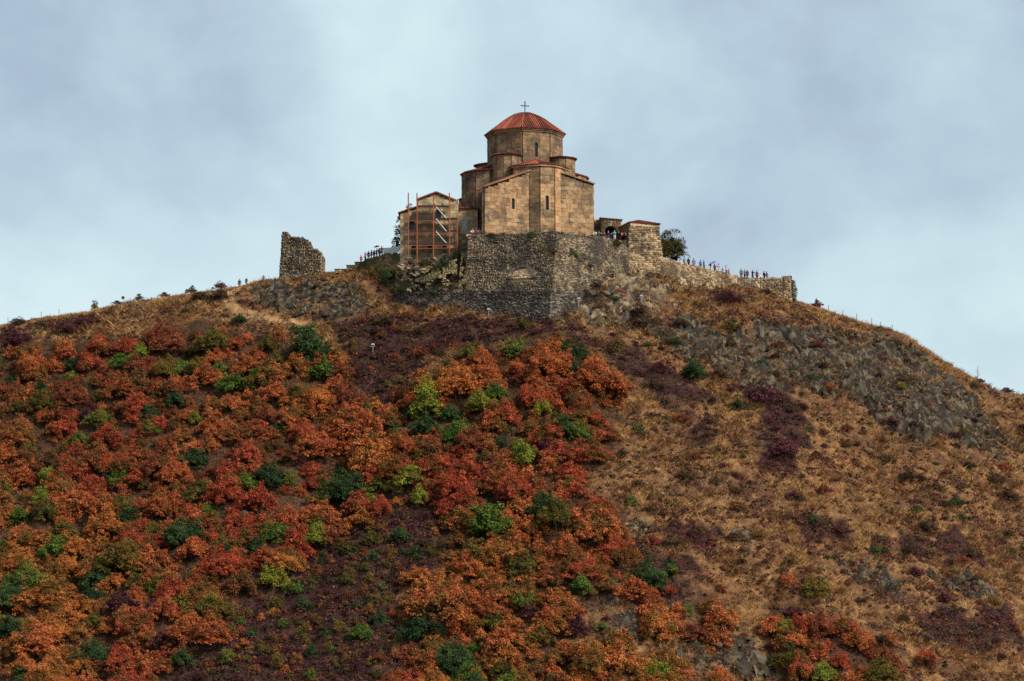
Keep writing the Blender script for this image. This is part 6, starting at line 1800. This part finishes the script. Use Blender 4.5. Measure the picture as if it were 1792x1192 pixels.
# wire fence on the right ridge
fe = thing('wire_fence', P(1500, 560, 403), 'wire mesh fence on thin posts along the right ridge', 'fence')
tops = []
for px, t_, b_ in ((1450, 537, 546), (1475, 543, 555), (1499, 549, 564), (1525.5, 556.5, 570), (1541, 570, 577), (1561.5, 572, 583)):
    q = P(px, b_, 403.2); q.z = gz(q.x, q.y); top = P(px, t_, 403.2); top.z = max(top.z, q.z + 1.0)
    mb = MB(); mb.tube([q - UP * .3, top], .045, 5); mb.build('post', M['wood_dark'], fe); tops.append((q, top))
for i in range(len(tops) - 1):
    for f in (.15, .5, .9):
        mb = MB(); a = tops[i][0].lerp(tops[i][1], f); b = tops[i + 1][0].lerp(tops[i + 1][1], f); mb.tube([a, a.lerp(b, .5) - UP * .06, b], .012, 4); mb.build('wire', M['steel'], fe)
f2 = thing('post_fence', P(60, 560, 403), 'row of thin dark fence posts along the left skyline', 'fence')
tops = []
for px, t_ in ((14, 559), (72, 553), (103, 550)):
    q = P(px, 560, 403.4); q.z = gz(q.x, q.y); mb = MB(); mb.tube([q - UP * .3, q + UP * 1.15], .045, 5); mb.build('post', M['wood_dark'], f2); tops.append(q + UP * 1.0)
for a, b in zip(tops[:-1], tops[1:]):
    mb = MB(); mb.tube([a, a.lerp(b, .5) - UP * .1, b], .01, 4); mb.build('wire', M['steel'], f2)
for px, py, lab in ((433, 553, 'thin dark post beside the dirt path below the ruined tower'), (246, 548, 'thin dark post in the grass below the left skyline')):
    q = hit(px, py); o = thing('marker_post', q, lab, 'post'); mb = MB(); mb.tube([q - UP * .3, q + UP * 1.5], .04, 5); mb.build('post', M['wood_dark'], o); mb = MB(); mb.box(q + UP * 1.5, (.1, .1, .06)); mb.build('cap', M['iron'], o)
# bare sapling on the right skyline
q = P(1711, 662, 402.5); q.z = gz(q.x, q.y)
sp_ = thing('bare_sapling', q, 'leafless sapling standing alone on the right skyline', 'tree')
mb = MB(); mb.tube([q - UP * .2, q + UP * 1.2, q + UP * 2.6 + Vector((.1, 0, 0))], [.05, .035, .01], 5); mb.build('trunk', M['bark'], sp_)
rr = random.Random(9); mb = MB()
for k in range(22):
    h_ = rr.uniform(.5, 2.3); a = rr.uniform(0, 6.28); l_ = .75 * (1.25 - h_ / 2.6)
    p0 = q + UP * h_; p1 = p0 + Vector((math.cos(a) * l_ * .6, math.sin(a) * l_ * .6, .25)); mb.tube([p0, p1, p1 + Vector((math.cos(a) * l_ * .3, 0, .22))], [.016, .012, .005], 4)
ob = mb.build('branches', M['pale_wood'], sp_); ob['kind'] = 'stuff'

# ------------------------------------------------------------------ labels of the plants: colour, size and where they grow
def where(px, py):
    col = ('by the left edge' if px < 90 else 'below the lone skyline bush' if px < 200 else 'below the left skyline' if px < 400 else 'below the ruined tower' if px < 600 else 'below the scaffolded building' if px < 810 else 'below the church' if px < 1045 else 'below the corner bastion' if px < 1190 else 'below the rampart' if px < 1400 else 'below the rock outcrop' if px < 1600 else 'by the right edge')
    row = 'high' if py < 690 else 'halfway up' if py < 850 else 'low' if py < 1010 else 'lowest'
    return row, col
ORD = ['', 'second', 'third', 'fourth', 'fifth', 'sixth', 'seventh', 'eighth', 'ninth', 'tenth', 'eleventh', 'twelfth', 'thirteenth', 'fourteenth', 'fifteenth', 'sixteenth', 'seventeenth', 'eighteenth', 'nineteenth', 'twentieth', 'twenty-first', 'twenty-second', 'twenty-third', 'twenty-fourth', 'twenty-fifth', 'twenty-sixth']
cells = {}
for o, kind, colour, px, py, Rw in PLANTS:
    size = 'big' if Rw > 3.0 else 'small' if Rw < 1.5 else 'middling'
    cells.setdefault((kind, colour, size) + where(px, py), []).append((px, o))
for (kind, colour, size, row, col), lst in cells.items():
    lst.sort(key=lambda t: t[0])
    base = '%s %s %s' % (size, COLOUR_WORD[colour], kind)
    row_w = {'high': 'high on the slope', 'halfway up': 'halfway up the slope', 'low': 'low on the slope', 'lowest': 'at the slope foot'}[row]
    for i, (px, o) in enumerate(lst):
        if len(lst) == 1: lab = '%s %s %s' % (base, row_w, col)
        elif i == 0: lab = 'leftmost %s %s %s' % (base, row_w, col)
        elif i == len(lst) - 1: lab = 'rightmost %s %s %s' % (base, row_w, col)
        else: lab = '%s %s from left %s %s' % (ORD[i] if i < 26 else 'later', base, row_w, col)
        o['label'] = lab; o['category'] = kind
        o['group'] = {'bush': 'autumn bushes on the hillside', 'tree': 'small trees on the hillside', 'shrub': 'low shrubs on the hillside'}[kind]
